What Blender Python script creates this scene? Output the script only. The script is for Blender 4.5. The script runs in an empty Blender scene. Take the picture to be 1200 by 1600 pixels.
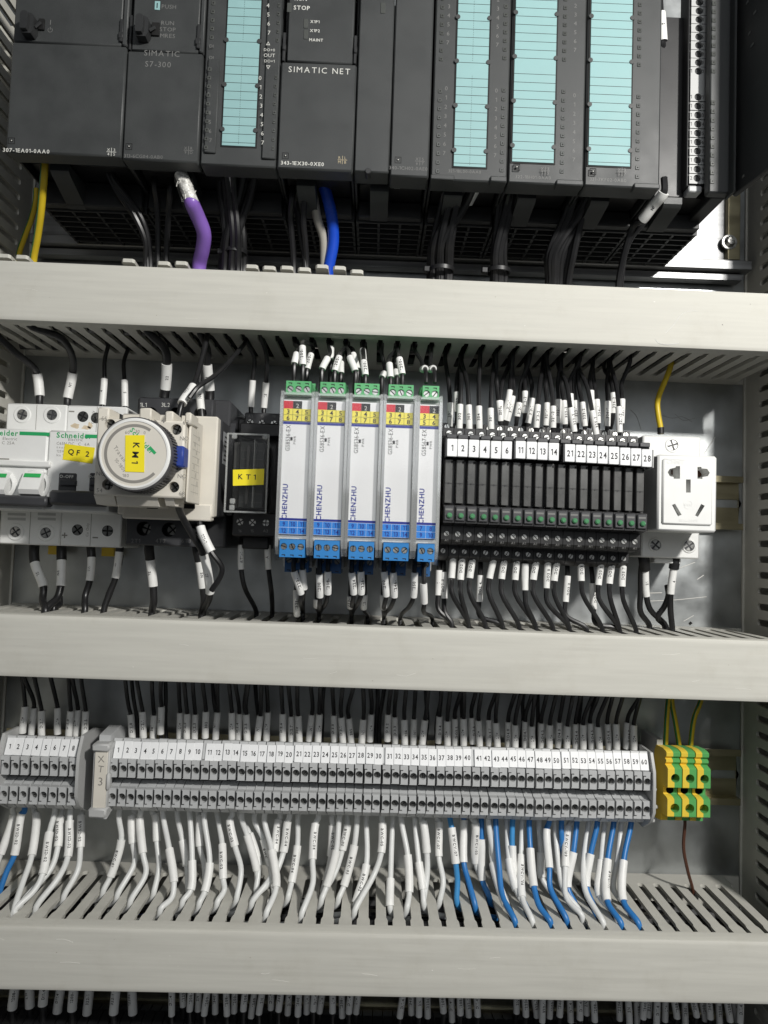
import bpy, math, random
from mathutils import Vector, Matrix
random.seed(7)
SC = bpy.context.scene
COL = SC.collection
U = 0.001                      # all measures below are millimetres: X right, D out of the mounting plate, Z up

# ------------------------------------------------------------------ camera
CF = 1148.635                  # focal length in photo pixels (1200 x 1600)
CC = (0.0, -2.535, 482.327)    # camera X, Z, D
CM = ((0.99934, 0.03328, -0.01453), (-0.03397, 0.99818, -0.04987), (0.01284, 0.05033, 0.99865))
cam = bpy.data.cameras.new('camera')
cam.sensor_fit = 'VERTICAL'; cam.sensor_height = 24.0; cam.sensor_width = 18.0
cam.lens = CF / 1600 * 24.0
cam.clip_start = 0.01; cam.clip_end = 50
camo = bpy.data.objects.new('camera', cam); COL.objects.link(camo)
rt, up, fw = [Vector((r[0], r[2], r[1])) for r in CM]
m = Matrix.Identity(4)
for i in range(3):
    m[i][0] = rt[i]; m[i][1] = up[i]; m[i][2] = -fw[i]
m[0][3] = CC[0] * U; m[1][3] = -CC[2] * U; m[2][3] = CC[1] * U
camo.matrix_world = m
SC.camera = camo

# ------------------------------------------------------------------ light
world = bpy.data.worlds.new('World'); SC.world = world; world.use_nodes = True
wb = world.node_tree.nodes['Background']
wb.inputs[0].default_value = (0.92, 0.96, 1.0, 1); wb.inputs[1].default_value = 0.085

def area(name, loc, aim, size, power, col, spread=180):
    l = bpy.data.lights.new(name, 'AREA'); l.shape = 'RECTANGLE'
    l.size, l.size_y = size[0] * U, size[1] * U; l.energy = power; l.color = col
    l.spread = math.radians(spread)
    o = bpy.data.objects.new(name, l); COL.objects.link(o)
    o.location = (loc[0] * U, -loc[1] * U, loc[2] * U)
    d = Vector((aim[0] * U, -aim[1] * U, aim[2] * U)) - o.location
    o.rotation_euler = d.to_track_quat('-Z', 'Y').to_euler()
    return o
area('cabinet_lamp', (417, 750, 402), (0, 0, -20), (55, 55), 8.0, (1.0, 0.975, 0.93))
area('fill_light', (120, 950, 420), (0, 0, 0), (600, 600), 1.7, (0.95, 0.98, 1.0))  # added soft fill that lifts the shaded areas, no lamp of the room
vs = SC.view_settings
vs.view_transform = 'Standard'; vs.look = 'None'; vs.gamma = 1.0; vs.exposure = 0.0; vs.use_curve_mapping = False
try:
    SC.cycles.max_bounces = 6; SC.cycles.transparent_max_bounces = 12; SC.cycles.use_denoising = True
    SC.cycles.caustics_reflective = False; SC.cycles.caustics_refractive = False
except Exception:
    pass

# ------------------------------------------------------------------ where a photo pixel lies at a known depth, height or width
def ray(px, py):
    a, b, c = (px - 600) / CF, -(py - 800) / CF, 1.0
    return [CM[0][k] * a + CM[1][k] * b + CM[2][k] * c for k in range(3)]
def at(px, py, D):
    v = ray(px, py); t = (CC[2] - D) / v[2]
    return CC[0] + v[0] * t, CC[1] + v[1] * t
def atz(px, py, Z):
    v = ray(px, py); t = (Z - CC[1]) / v[1]
    return CC[0] + v[0] * t, CC[2] - v[2] * t
def rect(px0, px1, py0, py1, D):
    xm, ym = (px0 + px1) / 2, (py0 + py1) / 2
    return at(px0, ym, D)[0], at(px1, ym, D)[0], at(xm, py1, D)[1], at(xm, py0, D)[1]
def P3(px, py, D):
    X, Z = at(px, py, D); return (X, D, Z)

# ------------------------------------------------------------------ materials
MATS = {}
def mat(name, col, rough=0.5, metal=0.0, vary=0.06, vscale=60.0, bump=0.0, bscale=900.0, streak=None, spec=0.5, coat=0.0, dirt=0.0, sss=0.0):
    m = bpy.data.materials.new(name); m.use_nodes = True; MATS[name] = m
    nt = m.node_tree; N = nt.nodes; L = nt.links
    b = N['Principled BSDF']
    b.inputs['Roughness'].default_value = rough; b.inputs['Metallic'].default_value = metal
    b.inputs['Specular IOR Level'].default_value = spec
    if coat: b.inputs['Coat Weight'].default_value = coat; b.inputs['Coat Roughness'].default_value = 0.15
    tc = N.new('ShaderNodeTexCoord'); geo = N.new('ShaderNodeNewGeometry')
    mp = N.new('ShaderNodeMapping'); L.new(geo.outputs['Position'], mp.inputs['Vector'])
    if streak: mp.inputs['Scale'].default_value = streak
    n = N.new('ShaderNodeTexNoise'); n.inputs['Scale'].default_value = vscale; n.inputs['Detail'].default_value = 6
    L.new(mp.outputs[0], n.inputs['Vector'])
    r = N.new('ShaderNodeMapRange'); r.inputs['From Min'].default_value = 0.3; r.inputs['From Max'].default_value = 0.7
    r.inputs['To Min'].default_value = 1 - vary; r.inputs['To Max'].default_value = 1 + vary
    L.new(n.outputs['Fac'], r.inputs['Value'])
    mul = N.new('ShaderNodeMix'); mul.data_type = 'RGBA'; mul.blend_type = 'MULTIPLY'; mul.inputs[0].default_value = 1
    mul.inputs[6].default_value = (*col, 1); L.new(r.outputs[0], mul.inputs[7])
    out = mul.outputs[2]
    if dirt:
        n2 = N.new('ShaderNodeTexNoise'); n2.inputs['Scale'].default_value = 38; n2.inputs['Detail'].default_value = 9; n2.inputs['Roughness'].default_value = 0.7
        L.new(geo.outputs['Position'], n2.inputs['Vector'])
        r2 = N.new('ShaderNodeMapRange'); r2.inputs['From Min'].default_value = 0.52; r2.inputs['From Max'].default_value = 0.75
        r2.inputs['To Max'].default_value = dirt; L.new(n2.outputs['Fac'], r2.inputs['Value'])
        mx = N.new('ShaderNodeMix'); mx.data_type = 'RGBA'; L.new(r2.outputs[0], mx.inputs[0])
        L.new(out, mx.inputs[6]); mx.inputs[7].default_value = (col[0] * .62, col[1] * .58, col[2] * .5, 1); out = mx.outputs[2]
    L.new(out, b.inputs['Base Color'])
    rr = N.new('ShaderNodeMapRange'); rr.inputs['From Min'].default_value = 0.3; rr.inputs['From Max'].default_value = 0.7
    rr.inputs['To Min'].default_value = max(0.02, rough - 0.07); rr.inputs['To Max'].default_value = min(1, rough + 0.07)
    L.new(n.outputs['Fac'], rr.inputs['Value']); L.new(rr.outputs[0], b.inputs['Roughness'])
    if bump:
        nb = N.new('ShaderNodeTexNoise'); nb.inputs['Scale'].default_value = bscale; nb.inputs['Detail'].default_value = 3
        L.new(mp.outputs[0] if streak else geo.outputs['Position'], nb.inputs['Vector'])
        bm = N.new('ShaderNodeBump'); bm.inputs['Strength'].default_value = bump; bm.inputs['Distance'].default_value = 0.0003
        L.new(nb.outputs['Fac'], bm.inputs['Height']); L.new(bm.outputs[0], b.inputs['Normal'])
    return m
mat('duct', (0.575, 0.567, 0.516), 0.62, spec=0.22, vary=0.05, vscale=420, bump=0.16, bscale=700, streak=(0.05, 1, 1), dirt=0.2)
mat('duct_side', (0.557, 0.548, 0.498), 0.58, spec=0.4, vary=0.05, vscale=120, bump=0.05, dirt=0.16)
mat('zinc', (0.46, 0.48, 0.485), 0.37, metal=1.0, vary=0.12, vscale=55, bump=0.10, bscale=260, dirt=0.25)
mat('rail_zinc', (0.40, 0.36, 0.24), 0.36, metal=1.0, vary=0.12, vscale=180, bump=0.1, bscale=500, streak=(0.15, 1, 1))
mat('alu', (0.27, 0.273, 0.276), 0.45, metal=0.95, vary=0.35, vscale=160, bump=0.2, bscale=600, streak=(0.05, 1, 1))
mat('plc', (0.043, 0.046, 0.0465), 0.50, vary=0.10, vscale=70, bump=0.22, bscale=2600, dirt=0.0)
mat('plc_vent', (0.030, 0.031, 0.032), 0.5, vary=0.1)
mat('plc_dark', (0.022, 0.023, 0.024), 0.5, vary=0.1, bump=0.15, bscale=1800)
mat('black', (0.013, 0.013, 0.014), 0.42, vary=0.12, bump=0.08, bscale=1500)
mat('void', (0.004, 0.004, 0.004), 0.7)
mat('relay_black', (0.016, 0.016, 0.017), 0.36, vary=0.15, bump=0.1, bscale=1600)
mat('relay_smoke', (0.075, 0.075, 0.073), 0.30, vary=0.14, vscale=90, bump=0.05, coat=0.3)
mat('wire_black', (0.015, 0.015, 0.016), 0.36, vary=0.2, bump=0.05)
mat('wire_white', (0.72, 0.73, 0.72), 0.38, vary=0.05, vscale=120)
mat('wire_blue', (0.028, 0.18, 0.48), 0.38, vary=0.08)
mat('wire_blue_pale', (0.05, 0.27, 0.58), 0.38, vary=0.08)
mat('wire_yellow', (0.62, 0.45, 0.02), 0.4, vary=0.08)
mat('wire_green', (0.02, 0.16, 0.05), 0.4, vary=0.08)
mat('wire_brown', (0.09, 0.035, 0.02), 0.5, vary=0.2)
mat('wire_grey', (0.42, 0.40, 0.35), 0.45, vary=0.08)
mat('purple', (0.25, 0.13, 0.50), 0.33, vary=0.07)
mat('cable_blue', (0.01, 0.07, 0.55), 0.32, vary=0.06)
mat('sleeve', (0.83, 0.83, 0.81), 0.45, vary=0.05, vscale=150, dirt=0.08)
mat('sleeve_red', (0.55, 0.10, 0.08), 0.45)
mat('white', (0.78, 0.785, 0.77), 0.42, vary=0.03, vscale=60, bump=0.03, dirt=0.07)
mat('white_label', (0.84, 0.85, 0.86), 0.5, vary=0.02)
mat('cream', (0.70, 0.665, 0.59), 0.45, vary=0.04, bump=0.05, dirt=0.10)
mat('cream_panel', (0.66, 0.63, 0.565), 0.42, vary=0.03)
mat('grey_term', (0.50, 0.51, 0.515), 0.48, vary=0.05, bump=0.07, dirt=0.1)
mat('grey_marker', (0.46, 0.465, 0.46), 0.5, vary=0.05)
mat('charcoal', (0.045, 0.046, 0.05), 0.45, vary=0.1, bump=0.1, bscale=1500)
mat('knob', (0.075, 0.073, 0.078), 0.42, vary=0.08)
mat('chrome', (0.75, 0.75, 0.73), 0.3, metal=0.5, vary=0.1)
mat('screw', (0.55, 0.55, 0.53), 0.30, metal=1.0, vary=0.15, vscale=500)
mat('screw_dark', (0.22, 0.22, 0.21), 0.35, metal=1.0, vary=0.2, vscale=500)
mat('cyan', (0.27, 0.46, 0.465), 0.6, vary=0.03, vscale=90)
mat('print_white', (0.62, 0.62, 0.58), 0.6)
mat('print_dim', (0.17, 0.17, 0.165), 0.6)
mat('print_tan', (0.45, 0.38, 0.25), 0.6)
mat('print_black', (0.012, 0.012, 0.014), 0.6)
mat('print_grey', (0.24, 0.23, 0.21), 0.6)
mat('print_pale', (0.46, 0.44, 0.39), 0.6)
mat('flux', (0.62, 0.52, 0.38), 0.35, vary=0.15, vscale=300)
mat('print_navy', (0.015, 0.03, 0.28), 0.5)
mat('print_green', (0.02, 0.36, 0.12), 0.5)
mat('yellow', (0.86, 0.72, 0.02), 0.45, vary=0.04)
mat('yellow_cell', (0.86, 0.76, 0.10), 0.5)
mat('red_cell', (0.62, 0.02, 0.04), 0.5)
mat('blue_cell', (0.03, 0.24, 0.74), 0.5)
mat('conn_green', (0.10, 0.40, 0.16), 0.42, vary=0.05)
mat('conn_blue', (0.025, 0.20, 0.52), 0.42, vary=0.05)
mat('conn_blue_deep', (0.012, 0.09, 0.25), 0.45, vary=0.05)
mat('gnd_yellow', (0.80, 0.57, 0.06), 0.4, vary=0.04)
mat('gnd_green', (0.10, 0.38, 0.11), 0.4, vary=0.04)
mat('stripe_green', (0.03, 0.40, 0.10), 0.45)
mat('blue_key', (0.03, 0.06, 0.30), 0.38)
mat('braid', (0.80, 0.79, 0.75), 0.35, metal=0.3, vary=0.4, vscale=700, bump=0.8, bscale=900)
mat('scuff_light', (0.74, 0.73, 0.69), 0.5)
mat('scuff_dark', (0.38, 0.36, 0.31), 0.6)
mat('smoke_label', (0.30, 0.31, 0.32), 0.5)
def clear(name, tint, gl, rough, milk=0.0):
    m = bpy.data.materials.new(name); m.use_nodes = True; MATS[name] = m
    nt = m.node_tree; N = nt.nodes; L = nt.links
    N.remove(N['Principled BSDF'])
    tr = N.new('ShaderNodeBsdfTransparent'); tr.inputs[0].default_value = (*tint, 1)
    g = N.new('ShaderNodeBsdfGlossy'); g.inputs['Roughness'].default_value = rough; g.inputs[0].default_value = (1, 1, 1, 1)
    lw = N.new('ShaderNodeLayerWeight'); lw.inputs[0].default_value = 0.25
    pw = N.new('ShaderNodeMath'); pw.operation = 'POWER'; pw.inputs[1].default_value = 3.0; L.new(lw.outputs['Facing'], pw.inputs[0])
    ad = N.new('ShaderNodeMath'); ad.operation = 'MULTIPLY_ADD'; ad.inputs[1].default_value = 0.6; ad.inputs[2].default_value = gl; L.new(pw.outputs[0], ad.inputs[0])
    mx = N.new('ShaderNodeMixShader'); L.new(ad.outputs[0], mx.inputs[0]); L.new(tr.outputs[0], mx.inputs[1]); L.new(g.outputs[0], mx.inputs[2])
    last = mx.outputs[0]
    if milk:
        df = N.new('ShaderNodeBsdfDiffuse'); df.inputs[0].default_value = (0.9, 0.92, 0.92, 1)
        m2 = N.new('ShaderNodeMixShader'); m2.inputs[0].default_value = milk; L.new(last, m2.inputs[1]); L.new(df.outputs[0], m2.inputs[2]); last = m2.outputs[0]
    L.new(last, N['Material Output'].inputs[0])
clear('clear', (0.97, 0.97, 0.97), 0.02, 0.08)
clear('clear_edge', (0.96, 0.97, 0.97), 0.14, 0.12, 0.22)
clear('clear_smoke', (0.88, 0.88, 0.87), 0.07, 0.16)
def led(name, col):
    m = mat(name, col, 0.2, coat=0.6); return m
led('led_green', (0.075, 0.25, 0.115)); led('led_off', (0.08, 0.085, 0.08))
mat('duct_inside', (0.12, 0.115, 0.10), 0.6)

# ------------------------------------------------------------------ mesh building
ORG = {}
class G:
    """collects faces in millimetres (x, d, z)"""
    def __init__(s): s.v = []; s.f = []
    def add(s, vs, fs):
        o = len(s.v); s.v += [tuple(p) for p in vs]; s.f += [tuple(i + o for i in f) for f in fs]; return s
    def box(s, x0, x1, d0, d1, z0, z1, b=0.0):
        if x1 < x0: x0, x1 = x1, x0
        if d1 < d0: d0, d1 = d1, d0
        if z1 < z0: z0, z1 = z1, z0
        b = min(b, (x1 - x0) * .45, (d1 - d0) * .45, (z1 - z0) * .45)
        if b <= 0:
            v = [(x, d, z) for x in (x0, x1) for d in (d0, d1) for z in (z0, z1)]
            # index: 4*ix+2*id+iz
            return s.add(v, [(0, 2, 3, 1), (4, 5, 7, 6), (0, 1, 5, 4), (2, 6, 7, 3), (0, 4, 6, 2), (1, 3, 7, 5)])
        X = (x0, x1); Dd = (d0, d1); Z = (z0, z1); v = []; ix = {}
        for i in (0, 1):
            for j in (0, 1):
                for k in (0, 1):
                    sx = b if i == 0 else -b; sd = b if j == 0 else -b; sz = b if k == 0 else -b
                    ix[i, j, k, 0] = len(v); v.append((X[i], Dd[j] + sd, Z[k] + sz))
                    ix[i, j, k, 1] = len(v); v.append((X[i] + sx, Dd[j], Z[k] + sz))
                    ix[i, j, k, 2] = len(v); v.append((X[i] + sx, Dd[j] + sd, Z[k]))
        f = []
        for i in (0, 1): f.append([ix[i, 0, 0, 0], ix[i, 1, 0, 0], ix[i, 1, 1, 0], ix[i, 0, 1, 0]])
        for j in (0, 1): f.append([ix[0, j, 0, 1], ix[1, j, 0, 1], ix[1, j, 1, 1], ix[0, j, 1, 1]])
        for k in (0, 1): f.append([ix[0, 0, k, 2], ix[1, 0, k, 2], ix[1, 1, k, 2], ix[0, 1, k, 2]])
        for i in (0, 1):
            for j in (0, 1): f.append([ix[i, j, 0, 0], ix[i, j, 0, 1], ix[i, j, 1, 1], ix[i, j, 1, 0]])
            for k in (0, 1): f.append([ix[i, 0, k, 0], ix[i, 0, k, 2], ix[i, 1, k, 2], ix[i, 1, k, 0]])
        for j in (0, 1):
            for k in (0, 1): f.append([ix[0, j, k, 1], ix[0, j, k, 2], ix[1, j, k, 2], ix[1, j, k, 1]])
        for i in (0, 1):
            for j in (0, 1):
                for k in (0, 1): f.append([ix[i, j, k, 0], ix[i, j, k, 1], ix[i, j, k, 2]])
        return s.add(v, f)
    def prism(s, poly, lo, hi, axis='x'):
        """poly: (d,z) for axis x, (x,d) for axis z, (x,z) for axis d"""
        n = len(poly)
        def put(p, t):
            return (t, p[0], p[1]) if axis == 'x' else ((p[0], p[1], t) if axis == 'z' else (p[0], t, p[1]))
        v = [put(p, lo) for p in poly] + [put(p, hi) for p in poly]
        f = [tuple(range(n)), tuple(range(2 * n - 1, n - 1, -1))]
        f += [(i, (i + 1) % n, n + (i + 1) % n, n + i) for i in range(n)]
        return s.add(v, f)
    def cyl(s, c, ax, r, h, n=16, r2=None, cap=True, b=0.0):
        """from c along ax (x,d,z) for h"""
        a = Vector(ax).normalized(); q = Vector((0, 0, 1)) if abs(a.z) < .9 else Vector((1, 0, 0))
        u = a.cross(q).normalized(); w = a.cross(u); c = Vector(c)
        r2 = r if r2 is None else r2
        prof = [(0, r), (h, r2)] if not b else [(0, r), (h - b, r2), (h, r2 - b)]
        v = []; f = []
        for t, rr in prof:
            for i in range(n):
                th = 2 * math.pi * i / n; v.append(c + a * t + (u * math.cos(th) + w * math.sin(th)) * rr)
        for k in range(len(prof) - 1):
            for i in range(n):
                j = (i + 1) % n; f.append((k * n + i, k * n + j, (k + 1) * n + j, (k + 1) * n + i))
        if cap: f.append(tuple(range(n))); f.append(tuple(range((len(prof) - 1) * n, len(prof) * n)))
        return s.add(v, f)
    def ring(s, c, ax, r0, r1, h, n=24, b=0.0):
        a = Vector(ax).normalized(); q = Vector((0, 0, 1)) if abs(a.z) < .9 else Vector((1, 0, 0))
        u = a.cross(q).normalized(); w = a.cross(u); c = Vector(c)
        prof = [(0, r0), (h, r0), (h, r1 - b), (h - b, r1), (0, r1)] if b else [(0, r0), (h, r0), (h, r1), (0, r1)]
        v = []; f = []; k = len(prof)
        for t, rr in prof:
            for i in range(n):
                th = 2 * math.pi * i / n; v.append(c + a * t + (u * math.cos(th) + w * math.sin(th)) * rr)
        for q in range(k):
            for i in range(n):
                j = (i + 1) % n; f.append((q * n + i, q * n + j, ((q + 1) % k) * n + j, ((q + 1) % k) * n + i))
        return s.add(v, f)
    def arc(s, cx, cz, r0, r1, a0, a1, d, n=20):
        v = []; f = []
        for i in range(n + 1):
            th = math.radians(a0 + (a1 - a0) * i / n)
            v.append((cx + r0 * math.cos(th), d, cz + r0 * math.sin(th))); v.append((cx + r1 * math.cos(th), d, cz + r1 * math.sin(th)))
        for i in range(n): f.append((2 * i, 2 * i + 1, 2 * i + 3, 2 * i + 2))
        return s.add(v, f)
    def hole(s, x0, x1, z0, z1, D, cx, cz, r, depth, n=16):
        """a front face at D pierced by a round blind hole"""
        v = []; f = []
        for i in range(n):
            th = 2 * math.pi * (i + .5) / n; c, q = math.cos(th), math.sin(th)
            v.append((cx + r * c, D, cz + r * q))
        for i in range(n): v.append((v[i][0], D - depth, v[i][2]))
        for i in range(n):
            th = 2 * math.pi * (i + .5) / n; c, q = math.cos(th), math.sin(th)
            t = 1e9
            if c > 1e-6: t = min(t, (x1 - cx) / c)
            if c < -1e-6: t = min(t, (x0 - cx) / c)
            if q > 1e-6: t = min(t, (z1 - cz) / q)
            if q < -1e-6: t = min(t, (z0 - cz) / q)
            v.append((cx + t * c, D, cz + t * q))
        k = len(v); v += [(x1, D, z1), (x0, D, z1), (x0, D, z0), (x1, D, z0)]
        corner = {}
        for i in range(n):
            j = (i + 1) % n
            f.append((i, j, n + j, n + i))
            A, B = v[2 * n + i], v[2 * n + j]
            same = abs(A[0] - B[0]) < 1e-6 or abs(A[2] - B[2]) < 1e-6
            if same: f.append((2 * n + i, 2 * n + j, j, i))
            else:
                cc = min(range(4), key=lambda q: abs(v[k + q][0] - A[0]) + abs(v[k + q][2] - A[2]) + abs(v[k + q][0] - B[0]) + abs(v[k + q][2] - B[2]))
                f.append((2 * n + i, k + cc, 2 * n + j, j, i))
        f.append(tuple(range(n, 2 * n)))
        return s.add(v, f)
    def shell(s, x0, x1, d0, d1, z0, z1):
        """four sides of a box without front and back"""
        v = [(x, d, z) for x in (x0, x1) for d in (d0, d1) for z in (z0, z1)]
        return s.add(v, [(0, 2, 3, 1), (4, 5, 7, 6), (0, 4, 6, 2), (1, 3, 7, 5)])
    def tube(s, pts, r, n=8, cap=True, rf=None):
        pts = [Vector(p) for p in pts]; v = []; f = []
        ref = Vector((0, 1, 0)); N = len(pts)
        for i, p in enumerate(pts):
            t = (pts[min(i + 1, N - 1)] - pts[max(i - 1, 0)]).normalized()
            u = t.cross(ref)
            if u.length < 0.15: u = t.cross(Vector((1, 0, 0)))
            u.normalize(); w = t.cross(u); rr = r if rf is None else r * rf(i / (N - 1))
            for k in range(n):
                th = 2 * math.pi * k / n; v.append(p + (u * math.cos(th) + w * math.sin(th)) * rr)
        for i in range(N - 1):
            for k in range(n):
                j = (k + 1) % n; f.append((i * n + k, i * n + j, (i + 1) * n + j, (i + 1) * n + k))
        if cap: f.append(tuple(range(n))); f.append(tuple(range((N - 1) * n, N * n)))
        return s.add(v, f)
    def turn(s, c, axis, ang, start=0):
        R = Matrix.Rotation(ang, 3, Vector(axis)); c = Vector(c)
        for i in range(start, len(s.v)): s.v[i] = tuple(R @ (Vector(s.v[i]) - c) + c)
        return s
    def mesh(s, name, o, mats):
        me = bpy.data.meshes.new(name)
        me.from_pydata([((x - o[0]) * U, -(d - o[1]) * U, (z - o[2]) * U) for x, d, z in s.v], [], s.f)
        for q in mats: me.materials.append(MATS[q])
        me.validate(); 
        import bmesh
        bm = bmesh.new(); bm.from_mesh(me); bmesh.ops.recalc_face_normals(bm, faces=bm.faces); bm.to_mesh(me); bm.free()
        me.shade_smooth(); me.set_sharp_from_angle(angle=math.radians(38))
        me.update(); return me
    def build(s, name, material, parent=None, label=None, cat=None, group=None, kind=None, org=None):
        if org is None:
            if parent is not None: org = ORG[parent.name]
            else:
                xs = [p[0] for p in s.v]; ds = [p[1] for p in s.v]; zs = [p[2] for p in s.v]
                org = ((min(xs) + max(xs)) / 2, (min(ds) + max(ds)) / 2, min(zs))
        me = s.mesh(name, org, [material])
        o = bpy.data.objects.new(name, me); COL.objects.link(o); ORG[o.name] = org
        if parent is not None: o.parent = parent
        else: o.location = (org[0] * U, -org[1] * U, org[2] * U)
        tag(o, label, cat, group, kind); return o
def tag(o, label=None, cat=None, group=None, kind=None):
    if label: o['label'] = label
    if cat: o['category'] = cat
    if group: o['group'] = group
    if kind: o['kind'] = kind
def thing(name, label, cat, org, group=None, tilt=0.0):
    o = bpy.data.objects.new(name, None); COL.objects.link(o); o.empty_display_size = 0.005
    o.location = (org[0] * U, -org[1] * U, org[2] * U); o.rotation_euler = (0, -tilt, 0)
    ORG[o.name] = org; tag(o, label, cat, group); return o
def copy_tree(o, parent=None, shift=None):
    c = o.copy(); COL.objects.link(c); c.parent = parent
    og = ORG.get(o.name, (0, 0, 0))
    if shift is not None:
        c.location = o.location + Vector((shift[0] * U, -shift[1] * U, shift[2] * U)); og = tuple(og[k] + shift[k] for k in range(3))
    elif parent is not None: og = ORG[parent.name]
    ORG[c.name] = og
    for ch in list(o.children): copy_tree(ch, c)
    return c
def piece(o, parent, shift):
    """a copy of a part, moved, sharing its mesh"""
    c = o.copy(); COL.objects.link(c); c.parent = parent
    c.location = o.location + Vector((shift[0] * U, -shift[1] * U, shift[2] * U)); ORG[c.name] = ORG[o.name]
    return c

# ------------------------------------------------------------------ lettering
GLY = {}
def make_glyphs():
    chars = sorted(set("ABCDEFGHIJKLMNOPQRSTUVWXYZabcdefghijklmnopqrstuvwxyz0123456789-+./|~<>^"))
    cu = bpy.data.curves.new('glyph', 'FONT'); cu.size = 1; cu.resolution_u = 2
    ob = bpy.data.objects.new('glyph', cu); COL.objects.link(ob)
    for bold in (0, 1):
        cu.offset = 0.022 if bold else 0.0
        for ch in chars:
            cu.body = ch; dg = bpy.context.evaluated_depsgraph_get(); dg.update()
            me = bpy.data.meshes.new_from_object(ob.evaluated_get(dg))
            v = [(p.co.x, p.co.y) for p in me.vertices]; f = [tuple(p.vertices) for p in me.polygons]
            if v:
                x0 = min(p[0] for p in v); x1 = max(p[0] for p in v)
                GLY[ch, bold] = ([(x - x0, y) for x, y in v], f, x1 - x0)
            bpy.data.meshes.remove(me)
    bpy.data.objects.remove(ob); bpy.data.curves.remove(cu)
    for bold, t in ((0, .085), (1, .125)):               # a figure one with its flag
        GLY['1', bold] = ([(.17, 0), (.17 + t, 0), (.17 + t, .7), (.17, .7), (0, .5), (.17, .6 - t * .3), (.17, .7), (0, .5 + t)], [(0, 1, 2, 3), (4, 5, 6, 7)], .17 + t)
make_glyphs()
def layout(s, h, bold=0, wide=1.0, gap=0.13, fixed=None):
    """text as 2-D faces, cap height h, starting at 0,0"""
    k = h / 0.70; x = 0; V = []; F = []
    for ch in s:
        if ch == ' ' or (ch, bold) not in GLY: x += (fixed or 0.42) * k * wide; continue
        v, f, w = GLY[ch, bold]; o = len(V)
        if fixed: off = (fixed - w) * .5
        else: off = 0
        V += [(x + (p[0] + off) * k * wide, p[1] * k) for p in v]; F += [tuple(i + o for i in q) for q in f]
        x += ((fixed if fixed else w + gap) * k * wide)
    return V, F, max(x - (0 if fixed else gap * k * wide), 0)
def text(parent, s, X, Z, D, h, material, ang=0.0, bold=0, wide=1.0, gap=0.13, align='c', name='lettering', fixed=None, up=0.06, g=None, plane='front'):
    V, F, w = layout(s, h, bold, wide, gap, fixed)
    ox = {'c': -w / 2, 'l': 0, 'r': -w}[align]; c, q = math.cos(ang), math.sin(ang)
    gg = g or G(); pts = []
    for x, y in V:
        a, b = x + ox, y - h / 2
        u, t = a * c - b * q, a * q + b * c
        if plane == 'front': pts.append((X + u, D + up, Z + t))
        elif plane == 'right': pts.append((X + up, D - u, Z + t))      # on a face that looks to the right
    gg.add(pts, F)
    if g is None and V: return gg.build(name, material, parent)

def slotscrew(g_head, g_void, x, z, d, r, ang):
    """round head with a slot: two halves with a groove between"""
    for sgn in (1, -1):
        k = len(g_head.v); n = 7; w = r * .16; poly = []
        a0 = math.asin(min(.9, w / r))
        for i in range(n + 1):
            th = a0 + (math.pi - 2 * a0) * i / n; poly.append((x + r * math.cos(th), z + sgn * r * math.sin(th)))
        g_head.prism(poly, d - .7, d, 'd'); g_head.turn((x, d, z), (0, 1, 0), ang, k)
    g_void.cyl((x, d - .9, z), (0, 1, 0), r, .4, 12)
def crossscrew(g_head, g_void, x, z, d, r, ang):
    for q in range(4):
        k = len(g_head.v); w = r * .15; poly = [(x + w, z + w)]
        for i in range(5):
            th = math.radians(12 + 66 * i / 4); poly.append((x + r * math.cos(th), z + r * math.sin(th)))
        g_head.prism(poly, d - .9, d - random.random() * .1, 'd'); g_head.turn((x, d, z), (0, 1, 0), ang + q * math.pi / 2, k)
    g_void.cyl((x, d - 1.3, z), (0, 1, 0), r * .98, .5, 14)

# ------------------------------------------------------------------ words for labels
ONES = ['', 'first', 'second', 'third', 'fourth', 'fifth', 'sixth', 'seventh', 'eighth', 'ninth', 'tenth', 'eleventh', 'twelfth', 'thirteenth', 'fourteenth', 'fifteenth', 'sixteenth', 'seventeenth', 'eighteenth', 'nineteenth']
CARD = ['', 'one', 'two', 'three', 'four', 'five', 'six', 'seven', 'eight', 'nine', 'ten', 'eleven', 'twelve', 'thirteen', 'fourteen', 'fifteen', 'sixteen', 'seventeen', 'eighteen', 'nineteen']
TENS = ['', '', 'twenty', 'thirty', 'forty', 'fifty', 'sixty', 'seventy', 'eighty', 'ninety']
def ordinal(n):
    if n < 20: return ONES[n]
    t, o = divmod(n, 10)
    return TENS[t][:-1] + 'ieth' if o == 0 else TENS[t] + '-' + ONES[o]
def cardinal(n):
    if n < 20: return CARD[n]
    t, o = divmod(n, 10)
    return TENS[t] if o == 0 else TENS[t] + '-' + CARD[o]

# ================================================================== the setting
XL, XR = -232.9, 242.9
Z1T, H1, T1 = 147.7, 33.2, -0.0051
Z2T, H2, T2 = -44.5, 33.2, -0.0034
Z3T, H3, T3 = -205.3, 32.6, 0.0058
Z1B = Z1T - H1
g = G(); g.box(-420, 420, -2, 0, -430, 440, 0.3)
g.build('mounting_plate', 'zinc', kind='structure')

PIT = 9.82
def finger_poly(flip=False, start=14.0, tip=79.0):
    p = PIT / 2; hw = 2.1; fl = p - hw
    half = [(p, 1.7), (p, start)]
    for i in range(1, 6):
        a = math.radians(90 * i / 5); half.append((p - hw * math.sin(a), start + hw - hw * math.cos(a)))
    half += [(fl, tip - 15), (fl + .75, tip - 12.2), (fl + .75, tip - 1.2), (fl - .3, tip)]
    return half + [(-x, d) for x, d in reversed(half)]

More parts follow.
